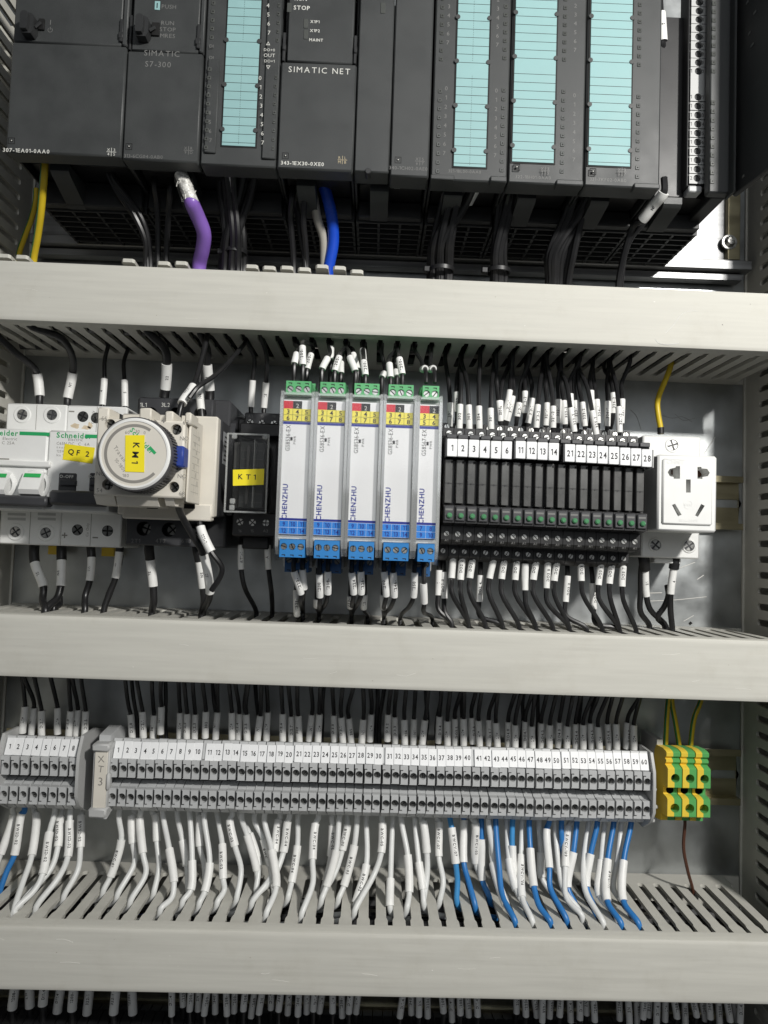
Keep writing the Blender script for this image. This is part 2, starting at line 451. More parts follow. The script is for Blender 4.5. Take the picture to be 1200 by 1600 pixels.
def lid_profile(zb, zt, D=84.0, lip=75.0):
    return [(lip, zb), (D - 1.5, zb), (D - .5, zb + .35), (D - .1, zb + 1.3), (D, zb + 2.5), (D, zt - 2.5), (D - .1, zt - 1.3), (D - .5, zt - .35), (D - 1.5, zt),
            (lip, zt), (lip, zt - 1.2), (D - 1.8, zt - 1.2), (D - 1.8, zb + 1.2), (lip, zb + 1.2)]

def horizontal_duct(name, label, zt, H, tilt, phase, fingers, bent=()):
    root = thing(name, label, 'cable duct', (0, 0, zt - H), 'wiring ducts across the plate', tilt)
    zb = zt - H
    G().box(XL + .5, XR - .5, 0.05, 1.6, zb + 1.4, zt - 1.4, 0).build('duct_base', 'duct_side', root)
    G().prism(lid_profile(zb, zt), XL + 2, XR - 2).build('lid', 'duct', root)
    first = {}
    k0 = math.ceil((XL + 4 - phase) / PIT); k1 = math.floor((XR - 14 - phase) / PIT)
    for side in ('top', 'bottom'):
        z0 = zt - 3.4 if side == 'top' else zb + 1.3
        if side not in fingers:
            gg = G()
            for k in range(k0, k1 + 1):
                cx = phase + PIT * k + PIT / 2
                gg.prism([(x + cx, d) for x, d in finger_poly()], z0, z0 + 2.1, 'z')
            gg.build('duct_wall', 'duct_side', root); continue
        src = None
        for k in range(k0, k1 + 1):
            cx = phase + PIT * k + PIT / 2
            if src is None:
                src = G().prism([(x + cx, d) for x, d in finger_poly()], z0, z0 + 2.1, 'z').build('duct_finger', 'duct_side', root); fx = cx; o = src
            else: o = piece(src, root, (cx - fx, 0, 0))
            if side == 'top' and any(abs(cx - b) < PIT / 2 for b in bent):
                # a finger sprung out over the lid: swing it about its root
                h = [b for b in bent if abs(cx - b) < PIT / 2][0]
                ang = math.radians(6.2 + (1.6 if h > -44 and h < -20 else 0.0) + random.uniform(-.5, .5))
                o.location = o.location + Vector((0, 0.015 * (1 - math.cos(ang)) * 0, 0))
                pv = Vector(((fx - 0) * U, -15 * U, (z0 - (zt - H)) * U)) if False else Vector((0, -15 * U, (z0 - zb) * U))
                R = Matrix.Rotation(-ang, 4, 'X')
                o.matrix_basis = Matrix.Translation(o.location) @ Matrix.Translation(pv) @ R @ Matrix.Translation(-pv)
    return root

tabs = [at(px, 403, 80)[0] for px in (5, 26, 196, 254, 279, 390, 417, 445, 472, 493, 534, 554)]
P1, P2, P3T = 167.0, 165.0, 173.5
duct1 = horizontal_duct('cable_duct', 'upper grey slotted cable duct below the black controller modules', Z1T, H1, T1, P1, ('top', 'bottom'), tabs)
duct2 = horizontal_duct('cable_duct', 'middle grey slotted cable duct between relays and grey terminal strip', Z2T, H2, T2, P2, ('top',))
duct3 = horizontal_duct('cable_duct', 'lower grey slotted cable duct taking the white and blue wires', Z3T, H3, T3, P3T, ('top',))

def vertical_duct(label, xin, sgn, zphase):
    root = thing('cable_duct', label, 'cable duct', (xin, 0, -330), 'wiring ducts down the sides')
    w = 36 * sgn
    G().box(xin, xin + w, .05, 1.6, -330, 340, 0).build('duct_base', 'duct_side', root)
    prof = [(x * sgn + (xin if sgn > 0 else xin), d) for d, x in [(75, 0), (84, 0), (84, 36), (75, 36), (75, 34.8), (82.6, 34.8), (82.6, 1.2), (75, 1.2)]]
    G().prism(prof, -330, 340, 'z').build('lid', 'duct', root)
    src = None
    p2 = 9.9 / 2
    poly = finger_poly(start=18.0)
    poly = [(x * 9.9 / PIT, d) for x, d in poly]
    for k in range(-40, 26):
        cz = zphase + 9.9 * k + p2
        a, b = xin + 1.3 * sgn, xin + 3.0 * sgn
        if src is None:
            src = G().prism([(d, z + cz) for z, d in poly], min(a, b), max(a, b), 'x').build('duct_finger', 'duct_side', root); fz = cz
        else: piece(src, root, (0, 0, cz - fz))
    gg = G(); gg.box(xin + 33 * sgn, xin + 34.6 * sgn, 1.7, 79, -330, 340, 0); gg.build('duct_wall', 'duct_side', root)
    return root
vertical_duct('grey slotted side duct on the socket side of the cabinet', XR, 1, 78.0)
vertical_duct('grey slotted side duct beside the white breakers', XL, -1, 76.0)

def din_rail(label, zc, x0, x1, d0=0.1):
    root = thing('mounting_rail', label, 'rail', ((x0 + x1) / 2, 0, zc - 17.5), 'steel mounting rails')
    for s in (1, -1):
        z = lambda q: zc + s * q
        poly = [(d0, z(9)), (d0, z(12.5)), (d0 + 1.2, z(13.6)), (d0 + 7.4, z(13.6)), (d0 + 7.4, z(17.5)), (d0 + 6.3, z(17.5)), (d0 + 6.3, z(14.7)), (d0 + 0.4, z(14.7)), (d0, z(14.2)) ]
        poly = [(d0 + 0.1, z(9.2)), (d0 + 1.2, z(9.2)), (d0 + 1.2, z(13.4)), (d0 + 7.5, z(13.4)), (d0 + 7.5, z(17.5)), (d0 + 6.4, z(17.5)), (d0 + 6.4, z(14.6)), (d0 + 0.1, z(14.6))]
        G().prism(poly, x0, x1).build('flange', 'rail_zinc', root)
    gg = G(); x = x1
    while x > x0 + 25:
        # a 25 mm cell of the web with a rounded slot
        c = x - 7.5; a = 6.5; r = 2.7
        pts = []
        for s in (1, -1):
            poly = [(x, 9.2 * s), (x, 0)]
            arc = [(c + a + r * math.cos(math.radians(t)), r * math.sin(math.radians(t)) * s) for t in range(0, 91, 18)]
            arc += [(c - a + r * math.cos(math.radians(t)), r * math.sin(math.radians(t)) * s) for t in range(90, 181, 18)]
            poly += arc + [(x - 25, 0), (x - 25, 9.2 * s)]
            gg.prism([(p, q + zc) for p, q in poly], d0 + .1, d0 + 1.2, 'd')
        x -= 25
    gg.build('web', 'rail_zinc', root)
    return root
din_rail('steel mounting rail behind breakers, relays and socket', 35, -228, 240)
din_rail('steel mounting rail behind the grey terminal strip', -141, -228, 240)
din_rail('steel mounting rail under the lower duct', -306, -228, 240)

# ================================================================== controller modules (top row)
FD = 110.0
def plc_root(name, label, x0, x1, zb, group='black controller modules in a row'):
    r = thing(name, label, 'controller module', ((x0 + x1) / 2, 12, 187), group)
    a, b = x0 + .25, x1 - .25
    G().box(a, b, 12, 64, 190, 314, .5).build('housing', 'plc_dark', r)
    g = G()
    for d in [13.5 + 7.0 * k for k in range(8)]:
        g.box(a + .3, b - .3, d, d + 1.3, 186.6, 190.4)
    nx = max(2, int((x1 - x0) / 13))
    for k in range(nx + 1):
        x = a + .3 + (b - a - 2.0) * k / nx; g.box(x, x + 1.4, 13, 63.5, 186.9, 190.2)
    for k in range(nx):                                 # bridging tabs in the middle of the cells
        x = a + .3 + (b - a - 2.0) * (k + .5) / nx
        for d in [13.5 + 7.0 * q for q in range(7)]: g.box(x - 1.6, x + 2.6, d + 2.6, d + 7, 188.6, 190.1)
    g.build('vent_grille', 'plc_vent', r)
    g = G(); g.box(a, a + 1.3, 64, 99, zb + 2, 314, .3); g.box(b - 1.3, b, 64, 99, zb + 2, 314, .3)
    g.build('side_cheeks', 'plc_dark', r)
    G().box(a + 2, b - 2, 64, 88, zb + 6, 300, .6).build('connector_block', 'black', r)
    G().box(a + 1.6, b - 1.6, 64.2, 70, 187.4, zb + 5.5, .6).build('bay_sill', 'plc_dark', r)
    xm = a + (b - a) * .34
    G().prism([(66, 186.6), (90, zb - 1.2), (92, zb + .4), (92, zb + 4), (66, zb + 4)], xm - 5, xm + 5).build('bay_rib', 'plc', r)
    return r, a, b
def put(r, s, px, py, h, m='print_white', D=FD, **k):
    X, Z = at(px, py, D); return text(r, s, X, Z, D, h, m, **k)
def digits(r, pairs, px, h, m, D=FD, slope=-0.045, y0=None):
    g = G()
    for s, py in pairs:
        x = px + (py - pairs[-1][1]) * slope * -1 * .9
        X, Z = at(x, py, D); text(r, s, X, Z, D, h, m, g=g)
    g.build('lettering', m, r)
def led_col(r, X, z_list, D=FD, w=2.1, h=2.3, m='plc_dark'):
    g = G(); q = G()
    zs = sorted(z_list)
    for z in zs:
        g.box(X - w / 2, X + w / 2, D - .5, D + .35, z - h / 2, z + h / 2, .25)
        q.cyl((X + .1, D + .3, z), (0, 1, 0), .45, .12, 8)
    g.build('indicator_lights', 'led_off', r); q.build('indicator_dots', 'void', r)
def ident(r, px, py):
    X, Z = at(px, py, FD)
    g = G(); g.ring((X, FD - .3, Z), (0, 1, 0), 2.0, 2.4, .4, 4); g.turn((X, FD, Z), (0, 1, 0), math.radians(45))
    g.build('lock_window', 'void', r)
    q = G(); q.cyl((X, FD - .1, Z), (0, 1, 0), .75, .25, 10); q.build('lock_dot', 'void', r)
    q = G(); q.cyl((X + .1, FD + .1, Z + .1), (0, 1, 0), .3, .12, 8); q.build('lock_pin', 'print_white', r)
def crossmark(r, px, py, chars, m='print_white'):
    X, Z = at(px, py, FD); g = G()
    for k, (dx, dz) in enumerate(((-1.5, 1.15), (1.5, 1.15), (-1.5, -1.15), (1.5, -1.15))):
        text(r, chars[k], X + dx, Z + dz, FD, 1.5, m, g=g)
    g.box(X - 2.5, X + 2.5, FD, FD + .06, Z - .12, Z + .12); g.box(X - .12, X + .12, FD, FD + .06, Z - 2.2, Z + 2.2)
    g.build('lettering', m, r)
def selector(r, px0, px1, py0, py1, sx0, sx1, sy0, sy1):
    x0, x1, z0, z1 = rect(px0, px1, py0, py1, 114)
    g = G(); n = 9; poly = []
    for i in range(n + 1):
        t = math.pi * i / n; poly.append(((x0 + x1) / 2 - (x1 - x0) / 2 * math.cos(t) * (1 if i else 1), z1 - 2.2 + 2.2 * math.sin(t)))
    poly += [(x1, z0 + 2.2), (x1 - 1.2, z0), (x0 + .6, z0), (x0, z0 + 1.5)]
    g.prism(poly, 107, 114.5, 'd'); g.prism([((p[0] - (x0 + x1) / 2) * .6 + (x0 + x1) / 2 - .6, (p[1] - (z0 + z1) / 2) * .86 + (z0 + z1) / 2) for p in poly], 114.4, 117, 'd')
    o = g.build('selector_knob', 'plc_dark', r)
    a, b, c, d = rect(sx0, sx1, sy0, sy1, FD)
    q = G(); q.box(a, b, FD - 1, FD + .15, c, d, .1); q.build('switch_slot', 'void', r)
    q = G(); q.tube([((x1), 113, (z0 + z1) / 2 - 1.5), (a + (b - a) * .5, 111, (c + d) / 2)], .8, 6); q.build('switch_stem', 'plc_dark', o)

# power supply
r, a, b = plc_root('power_supply', 'wide black power supply module at the end of the controller row', -197, -137, 195.5)
G().box(a, b, 99, FD, 195.5, 254.6, .9).build('door', 'plc', r)
G().box(a, b - 3.2, 64, 109, 255.2, 314, .7).build('upper_front', 'plc', r)
G().box(b - 3, b, 64, 109.6, 255.2, 314, .7).build('hinge_strip', 'plc', r)
g = G(); g.box(b - 4.2, b - 2.4, 109, 110.3, 257, 269, .3); g.box(b - 4.6, b - 2.2, 109, 110.5, 258.5, 262, .3); g.build('hinge', 'plc_dark', r)
selector(r, 33, 53, 20, 52, 60, 69, 29, 46)
put(r, 'I', 79, 35, 2.6, 'print_dim', D=109)
X, Z = at(78.5, 47, 109); g = G(); g.arc(X, Z, 1.05, 1.3, 125, 415, 109.06, 14); g.box(X - .13, X + .13, 109, 109.06, Z + .2, Z + 1.7); g.build('power_symbol', 'print_dim', r)
ident(r, 18, 220)
put(r, '307-1EA01-0AA0', 41, 235.5, 2.0, bold=1)
crossmark(r, 174, 237.5, 'X345')

# central unit with input and output half
r, a, b = plc_root('central_unit', 'black central controller module with run stop switch and turquoise label strip', -137, -57, 194)
m1 = -97.0
G().box(a, m1 - .5, 99, FD, 194, 252.5, .9).build('door', 'plc', r)
G().box(a + 1.5, m1 - 3.2, 64, 109, 253.2, 314, .7).build('upper_front', 'plc', r)
G().box(m1 - 3.0, m1 - .4, 64, 109.6, 253.2, 314, .6).build('hinge_strip', 'plc', r)
g = G(); g.box(m1 - 4.2, m1 - 2.2, 109, 110.3, 255, 268, .3); g.box(m1 - 4.8, m1 - 2.2, 109, 110.5, 257, 260.5, .3); g.build('hinge', 'plc_dark', r)
G().box(a + .2, a + 1.4, 99, 109.5, 253.2, 272, .2).build('hinge', 'plc_dark', r)
selector(r, 212, 232, 25, 57, 237, 249, 35, 55)
for s, y in (('RUN', 36), ('STOP', 46), ('MRES', 56)): put(r, s, 262, y, 2.2, 'print_dim', D=109, wide=1.05)
put(r, 'PUSH', 264, 10.5, 2.2, 'print_dim', D=109)
X, Z = at(246, 9, 109); g = G(); g.box(X - 1.4, X + 1.4, 109, 109.3, Z - 2.4, Z + 2.4, .1); g.build('card_slot', 'cyan', r)
q = G(); q.box(X - .2, X + .2, 109.3, 109.5, Z - 1.4, Z + 1.2); q.build('card_mark', 'void', r)
put(r, 'SIMATIC', 253, 83.5, 3.0, 'print_dim', gap=.2); put(r, 'S7-300', 247, 100.5, 3.0, 'print_dim', gap=.16)
ident(r, 201.5, 229); put(r, '313-6CG04-0AB0', 224, 244.5, 1.8, 'print_dim'); crossmark(r, 294.5, 235, 'XR9D', 'print_dim')
def label_strip(r, px0, px1, py_bot, D, dots=False, top=300):
    x0 = at(px0, py_bot - 60, D)[0]; x1 = at(px1, py_bot - 60, D)[0]; zb = at((px0 + px1) / 2, py_bot, D)[1]
    G().box(x0 - .9, x1 + .9, D - 3, D - .45, zb - .8, top + 5, .2).build('label_frame', 'void', r)
    G().box(x0, x1, D - .8, D, zb, top, .1).build('label_strip', 'cyan', r)
    g = G(); z = zb + 1.7; k = 0
    while z < top - 1:
        g.box(x0, x1, D, D + .05, z - .12, z + .12)
        z += 8.5 if k == 10 else 4.57; k += 1
    if dots:
        z = zb + 1
        while z < top - 2:
            g.box((x0 + x1) / 2 - .1, (x0 + x1) / 2 + .1, D, D + .05, z, z + .35); z += .95
            if 48.5 < z - zb < 57: z = zb + 57
    g.build('ruling', 'print_black', r)
    src = None
    for k in range(5):
        for x in (x0, x1):
            if src is None: src = G().cyl((x, D - .6, zb + 8.5), (0, 1, 0), 1.25, 1.0, 12).build('strip_catch', 'plc', r); sx = x
            else: piece(src, r, (x - sx, 0, 24 * k))
    return x0, x1, zb
def sm_front(r, a, b, zb, D=FD - 1.2):
    G().box(a, b, 96, D, zb, 314, .8).build('front_panel', 'plc', r)
# input / output half of the central unit
sm_front(r, m1 + .2, b, 193.6)
label_strip(r, 349, 401, 228, FD - .6, True)
G().box(m1 + 2.2, m1 + 8.4, 108, FD + .1, 199.5, 250, .5).build('lamp_bar', 'plc', r)
led_col(r, m1 + 3.3, [202 + 4.65 * k for k in range(10)], FD + .1); led_col(r, m1 + 3.3, [262 + 4.65 * k for k in range(8)], FD - 1.2)
digits(r, [(str(k), 162 + 14.3 * (k - 3)) for k in range(2, 8)], 329, 2.1, 'print_dim', FD + .1)
for s, y in (('DI', 72), ('DI', 90)): put(r, s, 330.5, y, 1.7, 'print_dim')
G().box(b - 7.6, b - .2, 107, FD + .1, 197.5, 314, .5).build('lamp_bar', 'plc', r)
led_col(r, b - 1.9, [203 + 4.75 * k for k in range(9)] + [261 + 4.75 * k for k in range(8)], FD + .1, 1.6, 2.2)
digits(r, [(str(k), 122 + 14.4 * k) for k in range(8)], 410.5, 2.2, 'print_white', FD + .1)
digits(r, [(str(k), 8.5 + 14.2 * (k - 4)) for k in range(4, 8)], 420.5, 2.2, 'print_white', FD + .1)
for s, y, h in (('DO+0', 78, 1.5), ('OUT', 86.5, 1.9), ('DO+1', 95.5, 1.5)): put(r, s, 421, y, h, 'print_white', FD + .1)
for y, s in ((68, 1), (105, -1)):
    X, Z = at(419, y, FD + .1); g = G(); g.prism([(X - 1.1, Z - .9 * s), (X + 1.1, Z - .9 * s), (X, Z + 1.1 * s)], FD + .1, FD + .16, 'd'); g.build('arrow_mark', 'print_white', r)
    g = G(); g.prism([(X - .6, Z - .55 * s), (X + .6, Z - .55 * s), (X, Z + .55 * s)], FD + .17, FD + .2, 'd'); g.build('arrow_core', 'plc', r)

# network module
r, a, b = plc_root('network_module', 'black communication module lettered in white beside the central unit', -57, -17, 192.5)
G().box(a, b, 99, FD, 192.5, 250, .9).build('door', 'plc', r)
G().box(a + 2.6, b - 2.2, 64, 109.2, 250.6, 314, .7).build('upper_front', 'plc', r)
for x in (a + .3, b - 1.9):
    g = G(); g.box(x, x + 1.6, 99, 109.6, 250.6, 266, .3); g.box(x - .1, x + 1.9, 104, 110.2, 256, 260, .5); g.build('hinge', 'plc_dark', r)
put(r, 'SIMATIC NET', 499, 110, 3.1, 'print_white', gap=.24)
put(r, 'RUN', 470, -2, 2.2, 'print_white', 109.2); put(r, 'STOP', 471.5, 12.2, 2.2, 'print_white', 109.2, bold=1)
for s, y in (('X1P1', 34), ('X1P2', 48), ('MAINT', 62.5)): put(r, s, 492 + (2 if s == 'MAINT' else 0), y, 1.5, 'print_white', 109.2, bold=1)
for (y, c) in ((37, 'led_off'), (54, 'led_off'), (12, 'led_off')):
    X, Z = at(478 if y > 20 else 452, y, 109.2); g = G(); g.box(X - 1.2, X + 1.2, 109, 109.5, Z - 2.6, Z + 2.6, .2); g.build('lamp_window', c, r)
ident(r, 446, 243.5); put(r, '343-1EX30-0XE0', 472.5, 255.5, 1.9, 'print_white', bold=1); crossmark(r, 535, 250, 'RLMB', 'print_tan')

# serial module
r, a, b = plc_root('serial_module', 'plain black communication module without lettering on its upper half', -17, 23, 191)
xm = at(611, 200, FD)[0]
G().box(a, xm - .3, 96, FD - .8, 193, 314, .7).build('front_panel', 'plc', r)
G().box(xm + .2, b - .6, 96, FD, 191, 314, .8).build('door', 'plc', r)
X, Z = at(598.5, 11, FD); g = G(); g.box(X - 1.3, X + 1.3, FD - 1, FD - .5, Z - 3, Z + 3, .2); g.build('lamp_window', 'led_off', r)
X, Z = at(575, 268, FD); g = G(); g.cyl((X, 104, Z + .5), (0, 1, 0), 1.6, 6, 12, b=.3); g.build('hinge', 'plc_dark', r)
ident(r, 622, 250); put(r, '340-1CH02-0AE0', 638, 263, 1.8, 'print_dim'); crossmark(r, 656, 252, 'X567', 'print_dim')
for px in (621, 647):
    x0, x1, z0, z1 = rect(px - 8, px + 8, 277, 291, 88)
    g = G(); g.box(x0, x1, 84, 96, z0, z1, 1.2); g.box(x0 + 1, x1 - 1, 96, 97, z0 + 1, z1 - 1, .3); g.build('metal_clip', 'chrome', r)

# digital input, digital output and analogue modules
def plain_digits(r, ys, px, drift, D):
    g = G()
    for s, y in ys: X, Z = at(px + (y - 120) * drift, y, D); text(r, s, X, Z, D, 2.2, 'print_dim', g=g)
    g.build('lettering', 'print_dim', r)
r, a, b = plc_root('input_module', 'black input module with turquoise label strip and two number columns', 23, 63.5, 190.5)
sm_front(r, a, b, 190.5)
label_strip(r, 710.5, 760.5, 260.5, FD - .5, True)
low = [(str(k), 138 + 14.45 * k) for k in range(8)]; hi = [(str(k), 10 + 14.1 * (k - 3)) for k in range(2, 8)]
plain_digits(r, low + hi, 698, -.033, FD - 1.2)
plain_digits(r, [(s, y + 3.5) for s, y in low + hi], 776, -.02, FD - 1.2)
zz = [197 + 4.78 * k for k in range(10)] + [257.5 + 4.7 * k for k in range(10)]
X = at(686, 200, FD)[0]; led_col(r, X, [z - 2 for z in zz], FD - 1.2)
X = at(786, 200, FD)[0]; led_col(r, X, zz, FD - 1.2)
G().box(a, X - 24.6 + 0, 106, FD + .1, 190.2, 192.8, .4).build('latch', 'plc', r)
G().box(X - 6, b - .3, 104, FD + .3, 190.0, 193.2, .6).build('latch', 'plc', r)
put(r, '321-1BL00-0AA0', 726, 268, 1.6, 'print_dim', FD - 1.2)

r, a, b = plc_root('output_module', 'black output module with turquoise label strip between two similar modules', 63.5, 103.5, 190.5)
sm_front(r, a, b, 190.5)
label_strip(r, 801.5, 866.5, 253.5, FD - .5)
plain_digits(r, [(str(k), 149 + 14.35 * k) for k in range(8)] + [(str(k), 9 + 13.8 * (k - 2)) for k in range(2, 8)], 898, -.012, FD - 1.2)
X = at(880, 200, FD)[0]; led_col(r, X, [z + .6 for z in zz], FD - 1.2)
ident(r, 807.5, 261); crossmark(r, 852, 267, 'X3T5', 'print_dim'); put(r, '322-1BH01-0AA0', 833, 277, 1.7, 'print_dim', FD - 1.2)
G().box(X - 3, b - .3, 104, FD + .2, 189.8, 192.8, .6).build('latch', 'plc', r)

r, a, b = plc_root('analogue_module', 'black analogue module with turquoise label strip beside the open module', 103.5, 143.5, 190.5)
sm_front(r, a, b, 190.5)
label_strip(r, 920.5, 985.5, 259, FD - .5)
X = at(998, 200, FD)[0]; led_col(r, X, [z - .6 for z in zz], FD - 1.2)
ident(r, 926.5, 268); crossmark(r, 972, 268.5, 'X357', 'print_dim'); put(r, '331-7KF02-0AB0', 950, 281, 1.8, 'print_dim', FD - 1.2)
G().box(X - 2, b - .3, 104, FD + .2, 189.6, 192.6, .6).build('latch', 'plc', r)

# module with its door swung open
r, a, b = plc_root('open_module', 'black module with its door swung open, showing numbered connector strip', 143.5, 183.5, 190.5)
G().box(a, a + 2, 64, 96, 192, 314, .4).build('inner_wall', 'plc_dark', r)
DS = 96.0
x0, x1, z0, _ = rect(1077, 1101.5, 287, 288, DS)
z0 = at(1089, 287, DS)[1]
G().box(x0 - 1.2, x1 + 1.2, 84, DS - 1.2, z0 - 1, 314, .5).build('connector_body', 'plc_dark', r)
ys = [3.5 + 13.45 * k for k in range(-1, 9)]; ys2 = [151.5 + 14.1 * k for k in range(10)]
g = G(); n = G(); q = G()
zl = [at(1089, y, DS)[1] for y in ys2 + ys]; zl.sort()
for i, z in enumerate(zl):
    lo = z - 2.28; hi_ = z + 2.28
    if i == 0: lo = z0
    if i == 9: hi_ = z + 2.4
    g.hole(x0, x1, lo, hi_, DS, (x0 + x1) / 2, z, 2.05, 2.5, 18)
g.box(x0, x1, DS - 1, DS, zl[9] + 2.4, zl[10] - 2.28, 0)
g.build('connector_strip', 'grey_marker', r)
for z in zl: n.cyl(((x0 + x1) / 2, DS - 2.45, z), (0, 1, 0), 2.03, .3, 12)
n.build('contact_holes', 'void', r)
for i, y in enumerate(ys2):
    for dx, s in ((-3.2, '1' if i < 9 else '2'), (3.2, str((i + 1) % 10))):
        X, Z = at(1089, y, DS); text(r, s, X + dx, Z, DS, 2.0, 'print_black', g=q)
for i, y in enumerate(ys):
    X, Z = at(1089, y, DS); text(r, str(i + 1 if i < 9 else 0), X + 3.1, Z, DS, 2.0, 'print_black', g=q)
    if i == 9: text(r, '1', X - 3.1, Z, DS, 2.0, 'print_black', g=q)
q.build('lettering', 'print_black', r)
c0, c1, d0, d1 = rect(1077, 1098, 289, 299, DS)
G().box(c0, c1, 88, DS - .5, d0, d1, .6).build('strain_tab', 'grey_term', r)
X = at(1114, 150, 104)[0]
G().box(X - 1.7, b, 98, 104, 192, 314, .8).build('front_bar', 'plc', r); G().box(X + 2.5, b, 64, 98, 192, 314, .5).build('bar_back', 'plc_dark', r)
led_col(r, X, [z + 1 for z in zz], 104, 2.2, 2.6)
G().box(b - 1.4, b, 100, 109.5, 190, 314, .5).build('hinge_edge', 'plc', r)
g = G(); g.box(184.0, 187.0, 103, 145, 190.5, 314, .8); g.turn((184, 103, 200), (0, 0, 1), math.radians(-8)); dr = g.build('door', 'plc_dark', r)
q = G()
for z, d, w in ((196, 112, 10), (262, 118, 16), (270, 116, 9), (278, 120, 14), (288, 114, 12)):
    q.box(183.75 + (d - 103) * .14, 183.95 + (d - 103) * .14, d, d + 1 + w * .1, z, z + 1.2)
q.build('wiring_sketch', 'print_dim', dr)

# carrier profile and its bracket
r = thing('carrier_rail', 'bright aluminium carrier profile behind the controller modules', 'rail', (0, 0, 170))
zt = at(1100, 404, 10)[1]; zl_ = at(1100, 437, 10)[1]; xe = at(1171, 420, 12)[0]
G().prism([(3, zl_), (11, zl_), (11, zl_ + 4), (7, zl_ + 4.6), (7, zt - 6.5), (12, zt - 5.6), (12, zt - 1), (8, zt), (8, zt + 120), (3, zt + 120)], -228, 236).build('profile', 'alu', r)
g = G(); g.box(-228, 236, 11, 13, zt - 5, zt - 3.4, .3); g.box(-228, xe, 8, 16, zl_ + 5, zl_ + 11.5, .6); g.build('ledge', 'alu', r)
x0, x1, z0, z1 = rect(1137, 1157, 312, 406, 12)
G().box(x0, x1, 8, 12, z0, 320, .4).build('bracket', 'rail_zinc', r)
X, Z = at(1141, 377, 13)
g = G(); g.cyl((X, 11, Z), (0, 1, 0), 5.2, 1.2, 20, b=.3); g.cyl((X, 12.2, Z), (0, 1, 0), 3.6, 2.0, 20, 2.6, b=.7); h = G(); crossscrew(g, h, X, Z, 14.6, 2.2, .4)
s = g.build('screw', 'screw', r); h.build('recess', 'void', s)

# ================================================================== middle row
def cut(o, cutter, inner=None):
    """sink a cutter's shape into a part (real recess)"""
    org = ORG[o.name]
    me = cutter.mesh('cutter', org, [inner] if inner else [])
    c = bpy.data.objects.new('cutter', me); COL.objects.link(c); c.matrix_world = Matrix.Identity(4)
    t = bpy.data.objects.new('work', o.data); COL.objects.link(t)
    md = t.modifiers.new('b', 'BOOLEAN'); md.object = c; md.operation = 'DIFFERENCE'; md.solver = 'EXACT'
    if inner: md.material_mode = 'TRANSFER'
    dg = bpy.context.evaluated_depsgraph_get(); dg.update()
    nm = bpy.data.meshes.new_from_object(t.evaluated_get(dg))
    bpy.data.objects.remove(t); bpy.data.objects.remove(c)
    nm.name = o.name; o.data = nm; nm.shade_smooth(); nm.set_sharp_from_angle(angle=math.radians(38))
def screw_in(r, px, py, D, rad, ring=0, kind='cross', m='screw', ang=None, depth=1.5, wellm='void', ringm='white'):
    """a screw sitting in a dark well on the face at D"""
    X, Z = at(px, py, D)
    if ring: G().ring((X, D - 1, Z), (0, 1, 0), rad + .3, ring, 1.6, 28, .5).build('screw_collar', ringm, r)
    h, w = G(), G(); ang = random.uniform(0, 3) if ang is None else ang
    (crossscrew if kind == 'cross' else slotscrew)(h, w, X, Z, D + .25, rad, ang)
    s = h.build('screw', m, r); w.cyl((X, D - .2, Z), (0, 1, 0), rad + .28, .22, 20); w.build('screw_well', wellm, s)
    return X, Z
def plate(px0, px1, py0, py1, d0, d1, b=.5):
    x0, x1, z0, z1 = rect(px0, px1, py0, py1, d1); return G().box(x0, x1, d0, d1, z0, z1, b)
def slab(corners, D, t=.15):
    return G().prism([at(px, py, D) for px, py in corners], D, D + t, 'd')

# ---- breakers
def breaker(label, x0, zc=0):
    r = thing('circuit_breaker', label, 'breaker', (x0 + 18, 8, -7), 'white circuit breakers')
    x1 = x0 + 35.7
    G().box(x0, x1, 8, 45, -7, 77, .8).build('body', 'white', r)
    g = G(); g.box(x0 + .1, x1 - .1, 44, 68, 12.5, 58.2, 1.0); g.build('front', 'white', r)
    G().box(x0 + 17.7, x0 + 17.95, 44.8, 45.12, -6.5, 76.5).build('pole_joint', 'print_grey', r)
    return r, x0, x1
r, x0, x1 = breaker('white two-pole breaker at the row end with white rounded levers', -221)
for px, py in ((35, 648), (81.5, 648.5), (24.5, 831), (72, 832.5)): screw_in(r, px, py, 45, 2.9, 5.2, wellm='charcoal')
for px in (26, 73):
    for py in (803.5, 811): plate(px - 14, px + 14, py - 2, py + 2, 44, 45.12, 0).build('vent_mark', 'grey_marker', r)
g = plate(-40, 78, 718.5, 728, 67, 70.2, .6); g.build('label_ledge', 'white', r)
plate(-6, 14, 716, 721.5, 68, 68.25, 0).build('flag_window', 'print_grey', r)
X, Z = at(15, 676.5, 68); text(r, 'Schneider', X + 4.8, Z, 68, 3.0, 'print_green', bold=1, align='r', name='lettering'); text(r, 'Electric', X + 4.4, Z - 3.2, 68, 1.7, 'print_grey', align='r')
plate(30.5, 77.5, 675, 680.5, 68, 68.1, 0).build('green_bar', 'print_green', r)
put(r, 'C 25A', 13, 692, 1.7, 'print_grey', 68)
for px in (2, 55):
    X, Z = at(px, 755, 68)
    g = G(); g.ring((X, 66, Z - 1), (0, 1, 0), 7.0, 8.6, 4.0, 28, 1.2); g.build('lever_guard', 'white', r)
    g = G(); g.prism([(67, Z - 9), (74.5, Z - 6.5), (76, Z - 4), (70.5, Z + 6), (67, Z + 6.4)], X - 5.6, X + 5.6); lv = g.build('lever', 'white', r)
    p0 = Vector((X, 71.4, Z + 4.5)); g = G(); g.add([(X - 4.6, 72.6, Z + 3.0), (X + 4.6, 72.6, Z + 3.0), (X + 4.6, 71.3, Z + 5.2), (X - 4.6, 71.3, Z + 5.2)], [(0, 1, 2, 3)]); g.build('lever_stripe', 'stripe_green', lv)
plate(-60, 73, 773, 789.5, 66, 76, 1.2).build('lever_bar', 'charcoal', r)
